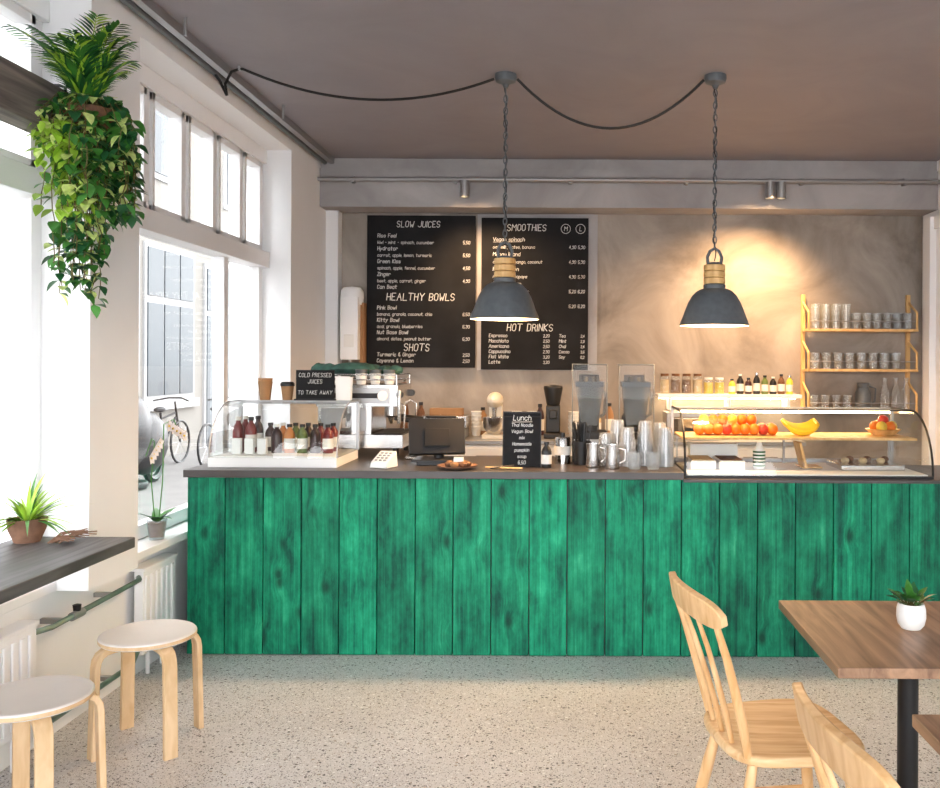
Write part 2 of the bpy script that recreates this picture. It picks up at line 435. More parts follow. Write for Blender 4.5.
b = B(); b.box(-2.38, -2.03, 4.02, 6.2, 0.60, 0.64, WPAINT); b.done('trim_3_window_sill', .004)
b = B(); b.box(-2.38, -2.10, .9, 3.61, 0.60, 0.64, WPAINT); b.done('trim_4_window_sill', .004)

def window(name, y0, y1, mull, umull):
    b = B(); xa, xb = -2.24, -2.17
    z0, z1 = 0.642, 3.03
    b.box(xa, xb, y0, y1, z0, z0+0.07, WPAINT)
    b.box(xa-.02, xb+.03, y0, y1, 2.93, z1, WPAINT)
    b.box(xa, xb, y0, y0+0.07, z0, z1, WPAINT); b.box(xa, xb, y1-0.07, y1, z0, z1, WPAINT)
    b.box(xa-.02, xb+0.05, y0, y1, 2.20, 2.31, WPAINT)
    for y in mull: b.box(xa, xb, y-0.035, y+0.035, z0, 2.2, WPAINT)
    for y in umull: b.box(xa, xb, y-0.03, y+0.03, 2.31, 2.93, WPAINT)
    ys = [y0+.04]+list(umull)+[y1-.04]
    for a, c in zip(ys, ys[1:]):
        for q in ((a+.03, a+.06, 2.31, 2.93), (c-.06, c-.03, 2.31, 2.93)):
            b.box(xa+.01, xb+.015, q[0], q[1], q[2], q[3], WPAINT)
        b.box(xa+.01, xb+.015, a+.03, c-.03, 2.31, 2.35, WPAINT); b.box(xa+.01, xb+.015, a+.03, c-.03, 2.89, 2.93, WPAINT)
    b.box(-2.212, -2.206, y0+.05, y1-.05, z0+.05, 2.96, GLASS)
    return b.done(name, 0.004)
window('window_1', 0.9, 3.61, [2.2], [1.8, 2.7])
window('window_2', 4.02, 6.2, [5.55], [4.50, 4.93, 5.36, 5.79])

b = B(); b.box(-2.09, -1.97, 0.91, 3.60, 2.42, 2.60, BEAMW); b.done('wooden_beam', 0.006)

b = B()
b.tube([(XR, 6.85, 2.965), (XRW, 6.85, 2.965)], 0.018, STEEL, 10)
for x in (-1.7, -0.9, 0.0, 0.9, 1.8, 2.6): b.box(x-.012, x+.012, 6.84, 6.9, 2.94, 2.99, STEEL)
b.done('conduit_pipe')
b = B()
b.tube([(-1.93, 0.5, 3.105), (-1.93, 6.9, 3.105)], 0.018, DARKM, 8)
b.box(-1.90, -1.86, 0.5, 6.92, 3.10, CZ, STEEL)
for y in (2.2, 4.1, 5.5): b.cyl((-1.8, y, CZ), (-1.8, y, 3.06), 0.008, STEEL)
b.done('ceiling_rail')

def spot_can(x):
    b = B(); y = 6.79
    b.box(x-.03, x+.03, 6.82, 6.9, 2.87, 2.93, STEEL)
    for dx in ((-.042, .042) if x > 0 else (0.02,)):
        b.lathe([(0, .065), (.036, .065), (.038, -.06), (.03, -.06), (.028, 0.02), (0, 0.02)], (x+dx, y, 2.88), STEEL, 16)
        b.sph((x+dx, y, 2.875), .018, BULB, 8)
    b.cyl((x, 6.82, 2.91), (x, 6.86, 2.965), .008, STEEL)
    o = b.done('wall_spotlight')
    l = light('SPOT', (x, y-.10, 2.78), 300 if x > 0 else 130, (1.0, 0.62, 0.32), o, 'spot_bulb', spot_size=math.radians(125), spot_blend=1.0, shadow_soft_size=0.12)
    d = Vector((-.25 if x > 0 else 0.25, 0.32, -1.15)); l.rotation_euler = d.to_track_quat('-Z', 'Y').to_euler()
    return o
spot_can(-0.84); spot_can(1.58)

# ------------------------------------------------------------------ exterior
b = B(); b.box(-40, 30, -30, 60, -0.32, -0.12, PAVE); b.done('street_ground')
b = B()
b.box(-7.6, -7.0, 0, 34, -0.12, 10, FACADE)
y = 1.6
while y < 32:
    b.box(-7.0, -6.96, y, y+1.9, 0.85, 3.5, FRAMEW)
    for i in range(3):
        for (za, zb) in ((0.95, 2.5), (2.62, 3.42)):
            b.box(-6.97, -6.94, y+.08+i*.6, y+.62+i*.6, za, zb, PANE)
    b.box(-7.0, -6.9, y-.1, y+2.0, 0.7, 0.85, FRAMEW)
    b.box(-7.0, -6.95, y+2.35, y+3.0, -0.12, 3.4, FRAMEW)
    b.box(-6.97, -6.93, y+2.43, y+2.92, -0.05, 2.4, DOORC); b.box(-6.97, -6.93, y+2.43, y+2.92, 2.5, 3.3, PANE)
    b.box(-7.0, -6.96, y+.1, y+1.7, 4.6, 7.0, FRAMEW)
    for i in range(2): b.box(-6.97, -6.94, y+.2+i*.75, y+.85+i*.75, 4.7, 6.9, PANE)
    b.box(-7.0, -6.92, y-.15, y+3.05, 3.9, 4.05, FRAMEW)
    y += 3.2
b.done('building_facade')
def bicycle(x, y):
    b = B(); z = -0.12
    for dy in (0, 1.05):
        b.tube([(x, y+dy+.34*math.cos(a*math.pi/12), z+.34+.34*math.sin(a*math.pi/12)) for a in range(24)], .02, BLACK, 6, closed=True)
        for a in range(8):
            b.cyl((x, y+dy, z+.34), (x, y+dy+.33*math.cos(a*math.pi/4), z+.34+.33*math.sin(a*math.pi/4)), .004, STEEL, n=4)
    fr = [((0, z+.34), (.45, z+.32)), ((.45, z+.32), (.35, z+.85)), ((0, z+.34), (.37, z+.75)), ((.45, z+.32), (.88, z+.75)), ((.37, z+.75), (.86, z+.82)), ((1.05, z+.34), (.85, z+1.0))]
    for (a, c), (d, e) in fr: b.cyl((x, y+a, c), (x, y+d, e), .018, BLACKM, n=6)
    b.tube([(x-.28, y+.7, z+1.02), (x-.1, y+.86, z+1.06), (x+.1, y+.86, z+1.06), (x+.28, y+.7, z+1.02)], .014, BLACKM, 6)
    b.sph((x, y+.33, z+.9), .11, BLACK, 10, .4, .7, 1.3)
    b.tube([(x, y+.45+.09*math.cos(a), z+.32+.09*math.sin(a)) for a in [i*math.pi/5 for i in range(10)]], .01, STEEL, 5, closed=True)
    b.done('bicycle')
bicycle(-6.35, 13.3); bicycle(-5.6, 13.6)
b = B(); x, y, z = -5.7, 11.3, -0.12
b.lathe([(0, 0), (.26, .02), (.27, .06), (.26, .1), (0, .12)], (x, y, z), BLACK, 14)
b.sph((x, y, z+.75), .34, BLACK, 14, 1.5, .8, 1.5); b.sph((x, y+.5, z+.55), .36, BLACK, 14, 1.2, .7, 1.3)
b.sph((x, y-.1, z+1.2), .2, BLACK, 12, 1.0)
for dy in (-.35, .75): b.tube([(x, y+dy+.22*math.cos(a*math.pi/8), z+.22+.18*math.sin(a*math.pi/8)) for a in range(16)], .05, BLACK, 6, closed=True)
b.done('parked_scooter')

# ------------------------------------------------------------------ service counter
b = B(); n = 24; w = 0.2
for i in range(n):
    b.tint = (R.random(), R.random(), R.random())
    x0 = -2.01+i*w
    d = R.uniform(0, .004)
    b.box(x0+.0025, x0+w-.0025, 4.63-d, 4.66, 0.004, 0.936, GREEN)
for i in range(3):
    b.tint = (R.random(), R.random(), R.random())
    b.box(-2.01, -1.99, 4.66+i*.2, 4.86+i*.2-.003, .004, .936, GREEN)
b.tint = None
b.box(-1.99, 2.79, 4.66, 5.3, 0, 0.92, SLAB)
b.box(-1.99, -0.95, 5.3, 5.85, 0, 0.935, SLAB)
b.prism([(-2.02, 4.60), (0.60, 4.60), (0.60, 5.35), (-0.93, 5.35), (-0.93, 5.88), (-2.02, 5.88)], 0.936, 0.975, SLAB)
b.box(0.60, 2.80, 4.62, 5.32, 0.92, 0.938, SLAB)
b.done('service_counter', 0.002)

b = B(); b.box(-1.86, 1.75, 6.62, 7.195, 0, 0.93, WPAINT); b.box(-1.86, 1.77, 6.58, 7.198, 0.93, 0.96, STEEL)
for i in range(7):
    b.box(-1.8+i*.5, -1.34+i*.5, 6.605, 6.62, .08, .9, WPAINT)
    b.cyl((-1.7+i*.5, 6.59, .84), (-1.44+i*.5, 6.59, .84), .007, STEEL)
b.done('back_counter', 0.003)

# ------------------------------------------------------------------ glass display cases
def case(name, x0, x1, y0, y1, z0, z1, base=0.05, rimmat=STEEL, shelf=None, basemat=None, edge=.0045, edgemat=None):
    b = B(); edgemat = edgemat or rimmat
    b.box(x0, x1, y0, y1, z0, z0+base, basemat or PAPER)
    b.box(x0+.02, x1-.02, y0+.03, y1-.02, z0+base, z0+base+.006, PAPER)
    ry, rz = 0.30, z1-z0-base
    prof = []
    for i in range(13):
        a = math.pi/2*i/12
        prof.append((y0+.01+ry*(1-math.cos(a)), z0+base+rz*math.sin(a)))
    prof.append((y1, z1))
    vs = []; fs = []
    for i, (yy, zz) in enumerate(prof):
        vs += [(x0, yy, zz), (x1, yy, zz)]
    for i in range(len(prof)-1): fs.append((2*i, 2*i+1, 2*i+3, 2*i+2))
    b.add(vs, fs, CGLASS)
    for xx in (x0, x1):
        pv = [(xx, yy, zz) for yy, zz in prof]+[(xx, y1, z0+base)]
        b.add(pv, [tuple(range(len(pv)))], CGLASS)
        b.tube([(xx, yy, zz) for yy, zz in prof], edge, edgemat, 6)
        b.box(xx-.008, xx+.008, y1-.016, y1, z0+base, z1, rimmat)
    b.box(x0, x1, y1-.016, y1, z1-.02, z1+.002, rimmat)
    b.box(x0, x1, y0+ry-.002, y0+ry+.010, z1-.003, z1+.004, edgemat)
    b.box(x0, x1, y1-.016, y1, z0+base, z0+base+.03, rimmat)
    if shelf:
        b.box(x0+.01, x1-.01, y0+.2, y1-.02, shelf, shelf+.012, LIGHTW)
        for xx in (x0+.02, x1-.03, (x0+x1)/2): b.box(xx, xx+.01, y1-.04, y1-.02, z0+base, shelf, rimmat)
    return b.done(name)
case('glass_display_case', -1.94, -1.25, 4.72, 5.2, 0.976, 1.315)
c2 = case('glass_display_case', 0.615, 1.93, 4.66, 5.28, 0.939, 1.285, 0.012, STEEL, 1.125, BLACKM, .0065, BLACKM)
b = B(); b.box(.65, 1.9, 5.22, 5.25, 1.255, 1.268, WARMSTRIP); b.box(.65, 1.9, 5.22, 5.25, 1.268, 1.28, STEEL); b.done('led_strip_light', parent=c2)

def bottle(b, x, y, z, h, r, liquid, cap=BLACK, label=LABEL):
    b.lathe([(0, 0), (r*.95, 0), (r, .01), (r, h*.62), (r*.8, h*.74), (r*.42, h*.84), (r*.4, h*.92), (0, h*.92)], (x, y, z), liquid, 14)
    if label: b.lathe([(r*1.02, h*.15), (r*1.03, h*.16), (r*1.03, h*.5), (r*1.02, h*.51)], (x, y, z), label, 14)
    b.lathe([(0, h*.9), (r*.5, h*.9), (r*.5, h), (0, h)], (x, y, z), cap, 12)
b = B(); jl = [JRED, JRED, JDARK, JDARK, JORG, JGRN, JDARK, JRED]
for row, yy in enumerate((4.94, 5.05)):
    for i in range(8):
        if row == 0 and i == 2: continue
        bottle(b, -1.86+i*.072, yy, 1.033, .20 if i < 2 else .16, .030, jl[(i+row) % 8], LABEL if i in (0, 3) else BLACK, LABEL if i % 3 else None)
b.done('juice_bottles')
b = B()
for i in range(3): b.box(-1.86+i*.07, -1.81+i*.07, 4.84, 4.87, 1.033, 1.12, PAPER)
b.done('juice_cartons', .003)

TOPZ = 1.321
def cup(b, x, y, z, h, r, m, lid=None):
    b.lathe([(0, 0.002), (r*.72, 0), (r, h), (r*1.06, h+.003), (r*.98, h+.006), (r*.9, h-.005), (r*.68, .006), (0, .006)], (x, y, z), m, 18)
    if lid: b.lathe([(r*1.08, h-.004), (r*1.08, h+.01), (r*.85, h+.02), (0, h+.02)], (x, y, z), lid, 18)
b = B(); cup(b, -1.765, 5.1, TOPZ, .10, .04, KRAFT); cup(b, -1.765, 5.1, TOPZ+.02, .10, .04, KRAFT); b.done('paper_cup_stack')
b = B(); cup(b, -1.64, 5.11, TOPZ, .085, .037, KRAFT, BLACK); b.done('paper_coffee_cup')
b = B(); b.box(-1.58, -1.36, 5.075, 5.09, TOPZ+.005, TOPZ+.175, CHALKB); b.box(-1.59, -1.35, 5.07, 5.095, TOPZ, TOPZ+.008, BLACKM)
b.box(-1.50, -1.44, 5.09, 5.13, TOPZ, TOPZ+.1, CHALKB)
o = b.done('countertop_chalk_sign', .001)
b = B(); glyphs(b, 'COLD PRESSED', .022, (-1.47, 5.073, TOPZ+.135), 'CENTER'); glyphs(b, 'JUICES', .022, (-1.47, 5.073, TOPZ+.098), 'CENTER')
glyphs(b, 'TO TAKE AWAY', .021, (-1.47, 5.073, TOPZ+.035), 'CENTER'); b.done('chalk_lettering', parent=o)
b = B(); b.M = Matrix.Translation((-1.31, 5.09, TOPZ)) @ Matrix.Rotation(.12, 4, 'X'); b.box(-.042, .042, -.002, .002, 0, .14, PAPER)
b.M = Matrix.Translation((-1.31, 5.12, TOPZ)) @ Matrix.Rotation(-.15, 4, 'X'); b.box(-.042, .042, -.002, .002, 0, .135, PAPER)
b.M = Matrix.Identity(4); b.box(-1.335, -1.285, 5.085, 5.088, TOPZ+.05, TOPZ+.06, BLACK); b.done('tent_card')

# ------------------------------------------------------------------ espresso machine
b = B(); x0, x1, y0, y1, z = -1.52, -1.0, 5.27, 5.72, .977
for xx in (x0+.05, x1-.05):
    for yy in (y0+.05, y1-.05): b.cyl((xx, yy, z), (xx, yy, z+.05), .02, BLACK, n=10)
b.box(x0, x1, y0, y1, z+.05, z+.13, CHROME)
b.box(x0+.01, x1-.19, y0+.01, y1-.01, z+.13, z+.32, CHROME)
b.box(x0, x1-.03, y0, y1, z+.30, z+.43, CHROME)
b.box(x0+.03, x1-.08, y0-.004, y0, z+.32, z+.41, STEEL)
b.box(x0+.05, x1-.1, y0-.007, y0-.004, z+.35, z+.38, BLACKM)
b.box(x0+.03, x1-.22, y0+.004, y0+.01, z+.15, z+.29, STEEL)
b.box(x1-.18, x1-.01, y0+.02, y1-.02, z+.13, z+.138, BLACKM)
for yy in (y0+.12, y1-.12):
    b.lathe([(0, .02), (.045, .02), (.045, -.05), (.035, -.06), (0, -.06)], (x1-.09, yy, z+.29), CHROME, 16)
    b.cyl((x1-.09, yy, z+.225), (x1+.07, yy, z+.205), .013, BLACK, .016)
    b.cyl((x1-.09, yy, z+.235), (x1-.09, yy, z+.19), .028, CHROME, .01)
for yy in (y0+.03, y1-.03):
    b.tube([(x1-.04, yy, z+.33), (x1+.01, yy, z+.3), (x1, yy, z+.16)], .006, CHROME, 8)
    b.cyl((x1-.02, yy-.03, z+.37), (x1-.02, yy+.0, z+.37), .022, BLACK)
b.cyl((x1-.12, y0-.012, z+.365), (x1-.12, y0, z+.365), .03, PAPER, n=20)
rail = [(x0+.01, y0+.01), (x1-.04, y0+.01), (x1-.04, y1-.01), (x0+.01, y1-.01)]
for hz in (.46, .49): b.tube([(p[0], p[1], z+hz) for p in rail], .005, CHROME, 6, closed=True)
for p in rail: b.cyl((p[0], p[1], z+.43), (p[0], p[1], z+.49), .006, CHROME)
b.tube([(x1-.02, y0-.01, z+.2), (x1-.02, y0-.01, z+.4)], .012, CHROME, 8)
for i in range(3):
    cup(b, -1.10-i*.085, 5.36, z+.431, .06, .036, PAPER); cup(b, -1.10-i*.085, 5.36, z+.455, .06, .036, DARKM)
b.done('espresso_machine', .006)
b = B()
for i, (dx, dy, r) in enumerate([(0, 0, .07), (.1, .02, .065), (.19, -.01, .07), (.28, .02, .06), (-.06, .01, .06), (.35, 0, .05), (.42, 0, .045)]):
    b.sph((-1.52+dx, 5.56+dy, 1.49), r, GREENCLOTH, 12, .6)
b.sph((-1.36, 5.54, 1.5), .1, GREENCLOTH, 12, .4, 1.6)
o = b.done('crumpled_cloth')
tx = bpy.data.textures.new('cloth_noise', 'CLOUDS'); tx.noise_scale = .05
dm = o.modifiers.new('crumple', 'DISPLACE'); dm.texture = tx; dm.strength = .05

b = B(); X, Y = -.895, 5.10
b.box(X-.06, X+.06, Y-.0, Y+.14, .977, 1.0, CHROME); b.box(X-.045, X+.045, Y+.03, Y+.13, 1.0, 1.20, CHROME)
b.done('knock_box', .008)

# POS terminal
b = B(); b.M = Matrix.Translation((-.74, 4.93, .977))
b.box(-.10, .10, -.09, .10, 0, .018, BLACK); b.box(-.13, .13, -.1, .12, .018, .03, BLACK)
b.cyl((0, .06, .02), (0, .05, .13), .03, BLACK, .025)
b.M = Matrix.Translation((-.745, 4.94, 1.125)) @ Matrix.Rotation(math.radians(12), 4, 'Z') @ Matrix.Rotation(math.radians(-22), 4, 'X')
b.box(-.155, .155, -.018, .018, -.1, .105, BLACK); b.box(-.14, .14, .018, .022, -.085, .09, PANE)
b.box(-.07, .07, -.03, -.018, -.06, .04, BLACKM)
b.done('pos_terminal', .008)
b = B(); b.M = Matrix.Translation((-1.005, 4.75, .977)) @ Matrix.Rotation(math.radians(-20), 4, 'Z')
b.add([(-.055, -.05, 0), (.055, -.05, 0), (.055, .06, 0), (-.055, .06, 0), (-.05, -.045, .03), (.05, -.045, .03), (.05, .055, .085), (-.05, .055, .085)],
      [(0, 3, 2, 1), (4, 5, 6, 7), (0, 1, 5, 4), (1, 2, 6, 5), (2, 3, 7, 6), (3, 0, 4, 7)], PAPER)
for i in range(3):
    for j in range(4): b.box(-.035+i*.026, -.017+i*.026, -.033+j*.02, -.02+j*.02, .03+j*.0105, .045+j*.0105, STEEL)
b.done('card_reader', .004)
b = B(); X, Y = -.60, 4.72
b.lathe([(0, 0), (.07, 0), (.105, .012), (.108, .018), (.07, .01), (0, .008)], (X, Y, .977), TERRA, 24)
for i in range(7):
    a = i*.9; b.sph((X+.05*math.cos(a), Y+.04*math.sin(a), 1.0), .024, KRAFT if i % 2 else BRN, 10, .7)
b.box(X-.02, X+.03, Y-.01, Y+.02, 1.012, 1.035, PAPER)
b.done('pastry_plate')
b = B(); b.M = Matrix.Translation((-.26, 4.78, .977)) @ Matrix.Rotation(math.radians(-8), 4, 'X')
b.box(-.1, .1, 0, .01, 0, .30, CHALKB); b.box(-.105, .105, -.002, .012, .295, .303, BLACKM)
for q in (-.105, .1): b.box(q, q+.005, -.002, .012, 0, .3, BLACKM)
b.M = Matrix.Translation((-.26, 4.88, .977)) @ Matrix.Rotation(math.radians(12), 4, 'X'); b.box(-.1, .1, -.005, .005, 0, .28, BLACKM)
b.M = Matrix.Identity(4)
o = b.done('lunch_chalkboard')
b = B(); t8 = math.radians(8)
for i, (s, sz) in enumerate([('Lunch', .028), ('Thai Noodle', .017), ('Vegan Bowl', .017), ('mix', .017), ('Homemade', .017), ('pumpkin', .017), ('soup', .017), ('6,50', .018)]):
    z = .255-i*.034
    glyphs(b, s, sz, (-.26, 4.7775+z*math.sin(t8), .977+z*math.cos(t8)), 'CENTER', rx=t8, th=.0022 if sz < .02 else .003)
b.tube([(-.315, 4.7765+.243*math.sin(t8), .977+.243), (-.205, 4.7765+.243*math.sin(t8), .977+.245)], .0012, CHALK, 4)
b.done('chalk_lettering', parent=o)
b = B(); b.tube([(-.45, 4.72, .983), (-.25, 4.68, .983)], .005, LIGHTW, 6); b.tube([(-.42, 4.68, .983), (-.3, 4.74, .992)], .004, BLACK, 6); b.done('pens')
b = B(); bottle(b, -.125, 4.78, .976, .14, .028, BLACK, BLACK, LABEL); b.done('sauce_bottle')
b = B(); X, Y = .07, 4.95
b.lathe([(0, 0), (.045, 0), (.05, .13), (.045, .13), (.04, .01), (0, .01)], (X, Y, .976), BLACKM, 18)
for i in range(36):
    a = R.uniform(0, 6.28); r = R.uniform(0, .03)
    b.cyl((X+r*math.cos(a)*.7, Y+r*math.sin(a)*.7, .99), (X+r*2.1*math.cos(a), Y+r*2.1*math.sin(a), 1.19+R.uniform(0, .03)), .004, BLACK, n=5)
b.done('straw_holder')
b = B(); X, Y = -.04, 4.98
b.lathe([(0, 0), (.045, 0), (.045, .14), (.04, .15), (0, .15)], (X, Y, .976), CHROME, 18); b.lathe([(.046, .05), (.047, .05), (.047, .1), (.046, .1)], (X, Y, .976), LABEL, 18)
b.cyl((X, Y, 1.12), (X, Y, 1.15), .015, BLACK); b.done('sugar_canister')
def cupstack(x, y, k, m=CUPG, r=.045):
    b = B()
    for i in range(k):
        b.lathe([(r*.72, .11), (r, 0.0), (r*1.04, .002), (r*.75, .112), (0, .112)], (x, y, .977+i*.017), m, 18)
    b.done('plastic_cup_stack')
cupstack(.20, 4.88, 5, PLAS); cupstack(.32, 4.86, 7, PLAS); cupstack(.42, 4.90, 9, PLAS); cupstack(.53, 4.86, 7, PLAS); cupstack(.27, 4.98, 9, PLAS)
cupstack(.51, 4.99, 8, PLAS)
b = B()
for i, (x, y, h) in enumerate([(.13, 4.80, .13), (.23, 4.74, .13)]):
    b.lathe([(0, 0), (.04, 0), (.043, .01), (.036, h*.7), (.04, h), (.036, h), (.032, h*.7), (.036, .01), (0, .01)], (x, y, .976), CHROME, 20)
    b.tube([(x+.036, y, .976+h*.85), (x+.07, y, .976+h*.8), (x+.068, y, .976+h*.35), (x+.04, y, .976+h*.25)], .005, CHROME, 6)
b.done('steel_milk_jugs')
b = B()
for x, y, c in ((.35, 4.74, 1), (.45, 4.73, 0)):
    b.lathe([(0, 0), (.033, 0), (.036, .09), (.034, .09), (.031, .005), (0, .005)], (x, y, .976), CUPG, 16)
b.done('water_tumblers')

def blender_machine(x, y):
    b = B(); z = .976
    b.M = Matrix.Translation((x, y, z))
    b.box(-.1, .1, -.11, .12, 0, .17, BLACKM); b.box(-.09, .09, -.116, -.11, .03, .13, STEEL)
    b.cyl((0, -.116, .08), (0, -.135, .08), .022, BLACK)
    b.lathe([(0, .17), (.055, .17), (.05, .20), (0, .20)], (0, 0, 0), BLACK, 16)
    def ring(s, zz): return [(-s, -s, zz), (s, -s, zz), (s, s, zz), (-s, s, zz)]
    vs = ring(.05, .2)+ring(.08, .43); fs = [(0, 1, 5, 4), (1, 2, 6, 5), (2, 3, 7, 6), (3, 0, 4, 7), (0, 3, 2, 1)]
    b.add(vs, fs, JARP)
    b.box(-.083, .083, -.083, .083, .43, .46, BLACK); b.lathe([(0, .46), (.045, .46), (.04, .49), (0, .49)], (0, 0, 0), BLACK, 14)
    b.tube([(.07, 0, .41), (.095, 0, .39), (.088, 0, .27), (.056, 0, .25)], .01, JARP, 8)
    for q in ((-.1, .1, -.1, -.1, .17, .56), (-.1, -.1, -.1, .1, .17, .56), (.1, .1, -.1, .1, .17, .56), (-.1, .1, -.1, .1, .56, .56)):
        X0, X1, Y0, Y1, Z0, Z1 = q
        if Y0 == Y1: b.quad((X0, Y0, Z0), (X1, Y0, Z0), (X1, Y0, Z1), (X0, Y0, Z1), HOODG)
        elif X0 == X1: b.quad((X0, Y0, Z0), (X0, Y1, Z0), (X0, Y1, Z1), (X0, Y0, Z1), HOODG)
        else: b.quad((X0, Y0, Z0), (X1, Y0, Z0), (X1, Y1, Z0), (X0, Y1, Z0), HOODG)
    for sx in (-.1, .1): b.tube([(sx, -.1, .17), (sx, -.1, .56), (sx, .1, .56)], .0035, DARKM, 5)
    b.tube([(-.1, -.1, .56), (.1, -.1, .56)], .004, DARKM, 5); b.tube([(-.1, .1, .56), (.1, .1, .56)], .004, DARKM, 5)
    b.box(-.06, .06, .08, .12, .17, .5, BLACKM)
    b.done('countertop_blender', .003)
blender_machine(.115, 5.17); blender_machine(.385, 5.17)

# ------------------------------------------------------------------ fruit etc in right case
b = B(); sz = 1.138
for i in range(9):
    b.sph((.74+i*.052, 5.02, sz+.033), .033, ORANGE if i % 4 != 3 else REDAP, 14)
    b.sph((.75+i*.052, 5.10, sz+.033), .033, ORANGE, 14)
for i in range(6): b.sph((.77+i*.055, 5.06, sz+.085), .031, ORANGE if i % 3 else YEL, 14)
b.done('oranges')
b = B()
for k in range(6):
    pts = []; rr = []
    for i in range(9):
        t = i/8; a = -1.1+2.2*t
        pts.append((1.32+.1*math.sin(a), 4.98+k*.025, sz+.022+.08*(1-math.cos(a))+k*.004)); rr.append(.019*math.sin(math.pi*(0.12+.8*t))+.003)
    b.tube(pts, rr, BANANA, 8)
b.cyl((1.405, 4.98, sz+.066), (1.415, 5.1, sz+.085), .01, BANANA); b.done('banana_bunch')
b = B(); b.lathe([(0, 0), (.06, 0), (.1, .035), (.096, .037), (.055, .006), (0, .006)], (1.81, 5.08, sz), LIGHTW, 20)
for i in range(6): b.sph((1.81+.048*math.cos(i*1.05), 5.08+.048*math.sin(i*1.05), sz+.05), .032, ORANGE if i % 2 else YEL, 12)
b.sph((1.81, 5.08, sz+.085), .032, REDAP, 12); b.done('apple_bowl')
b = B(); fz = .959
for i in range(2):
    b.box(.67+i*.16, .81+i*.16, 4.86, 5.1, fz, fz+.05, PAPER); b.box(.68+i*.16, .80+i*.16, 4.87, 5.09, fz+.05, fz+.056, [OAT, BRN, JORG][i])
b.box(.7, .98, 5.12, 5.2, fz, fz+.12, PAPER)
b.done('food_trays', .004)
b = B(); X, Y = 1.06, 4.92
b.lathe([(0, 0), (.032, 0), (.034, .02), (.034, .10), (.02, .125), (.012, .15), (0, .15)], (X, Y, fz), PAPER, 16)
for i in range(5): b.lathe([(.035, .015+i*.019), (.0355, .017+i*.019), (.035, .025+i*.019)], (X, Y, fz), LEAF3, 16)
b.done('patterned_bottle')
b = B(); b.M = Matrix.Translation((1.33, 5.0, fz)) @ Matrix.Rotation(-.25, 4, 'Y'); b.box(-.008, .008, -.07, .07, 0.003, .15, LIGHTW); b.M = Matrix.Identity(4)
b.box(1.3, 1.42, 4.93, 5.07, fz+.001, fz+.01, LIGHTW); b.done('serving_board', .004)
b = B(); b.box(1.5, 1.85, 4.85, 5.15, fz, fz+.03, CHROME)
for i in range(6): b.sph((1.55+i*.05, 4.95+(i % 2)*.08, fz+.045), .026, BRN if i % 2 else OAT, 10, .7)
b.done('cake_tray', .004)

# ------------------------------------------------------------------ back counter appliances
BZ = .961
b = B(); b.box(-1.14, -.80, 6.72, 7.0, BZ, BZ+.07, STEEL); b.box(-1.15, -.79, 6.71, 7.0, BZ+.085, BZ+.17, CHROME)
b.box(-1.12, -.82, 6.73, 6.98, BZ+.07, BZ+.085, BLACK); b.tube([(-1.08, 6.71, BZ+.13), (-1.08, 6.64, BZ+.17), (-.86, 6.64, BZ+.17), (-.86, 6.71, BZ+.13)], .01, BLACK, 8)
b.box(-1.1, -.84, 6.9, 6.98, BZ+.17, BZ+.22, KRAFT)
b.done('panini_grill', .012)
b = B(); X, Y = -.58, 6.85
b.box(X-.09, X+.09, Y-.16, Y+.15, BZ, BZ+.03, CREAM); b.box(X-.05, X+.05, Y+.03, Y+.13, BZ+.03, BZ+.25, CREAM)
b.sph((X, Y-.02, BZ+.29), .075, CREAM, 18, .85, .85, 2.2)
b.lathe([(0, 0), (.05, 0), (.085, .05), (.09, .13), (.085, .13), (.08, .05), (0, .01)], (X, Y-.08, BZ+.032), CHROME, 22)
b.cyl((X, Y-.08, BZ+.25), (X, Y-.08, BZ+.08), .02, CHROME, .01); b.done('stand_mixer', .01)
b = B(); X, Y = -.13, 6.85
b.box(X-.07, X+.07, Y-.1, Y+.1, BZ, BZ+.04, BLACK); b.box(X-.055, X+.055, Y-.02, Y+.1, BZ+.04, BZ+.25, BLACK)
b.lathe([(0, .25), (.05, .25), (.075, .38), (.075, .40), (0, .41)], (X, Y+.03, BZ), BLACK, 18); b.box(X-.03, X+.03, Y-.08, Y-.02, BZ+.15, BZ+.22, BLACK)
b.done('coffee_grinder', .008)
b = B(); X, Y = -1.28, 6.8
b.lathe([(0, 0), (.035, 0), (.04, .03), (.028, .1), (.036, .2), (.026, .27), (.03, .33), (.04, .37), (.03, .42), (0, .43)], (X, Y, BZ), BRN, 18)
b.lathe([(0, .43), (.012, .43), (.015, .45), (0, .46)], (X, Y, BZ), CHROME, 10); b.done('pepper_mill')
b = B()
for i in range(5):
    for (x, y) in ((-.36, 6.78), (-.42, 6.98), (.03, 6.98), (-.74, 6.98), (-.30, 6.97)):
        cup(b, x, y, BZ+i*.03, .07, .042, PAPER)
b.done('white_cup_stack')
b = B()
for i, (x, h, c) in enumerate([(-1.2, .26, BRN), (-.70, .22, KRAFT), (-.24, .25, JDARK), (.12, .24, BRN), (.22, .2, OAT), (.32, .26, KRAFT), (.45, .22, BLACK), (.55, .25, BRN)]):
    bottle(b, x, 7.1, BZ, h, .034, c, BLACK, LABEL)
b.done('syrup_bottles')
b = B(); b.box(.75, 1.15, 6.8, 7.1, BZ, BZ+.2, STEEL); b.box(.78, 1.12, 6.79, 6.8, BZ+.03, BZ+.17, BLACKM); b.cyl((.8, 6.77, BZ+.16), (1.1, 6.77, BZ+.16), .008, CHROME); b.done('toaster_oven', .006)

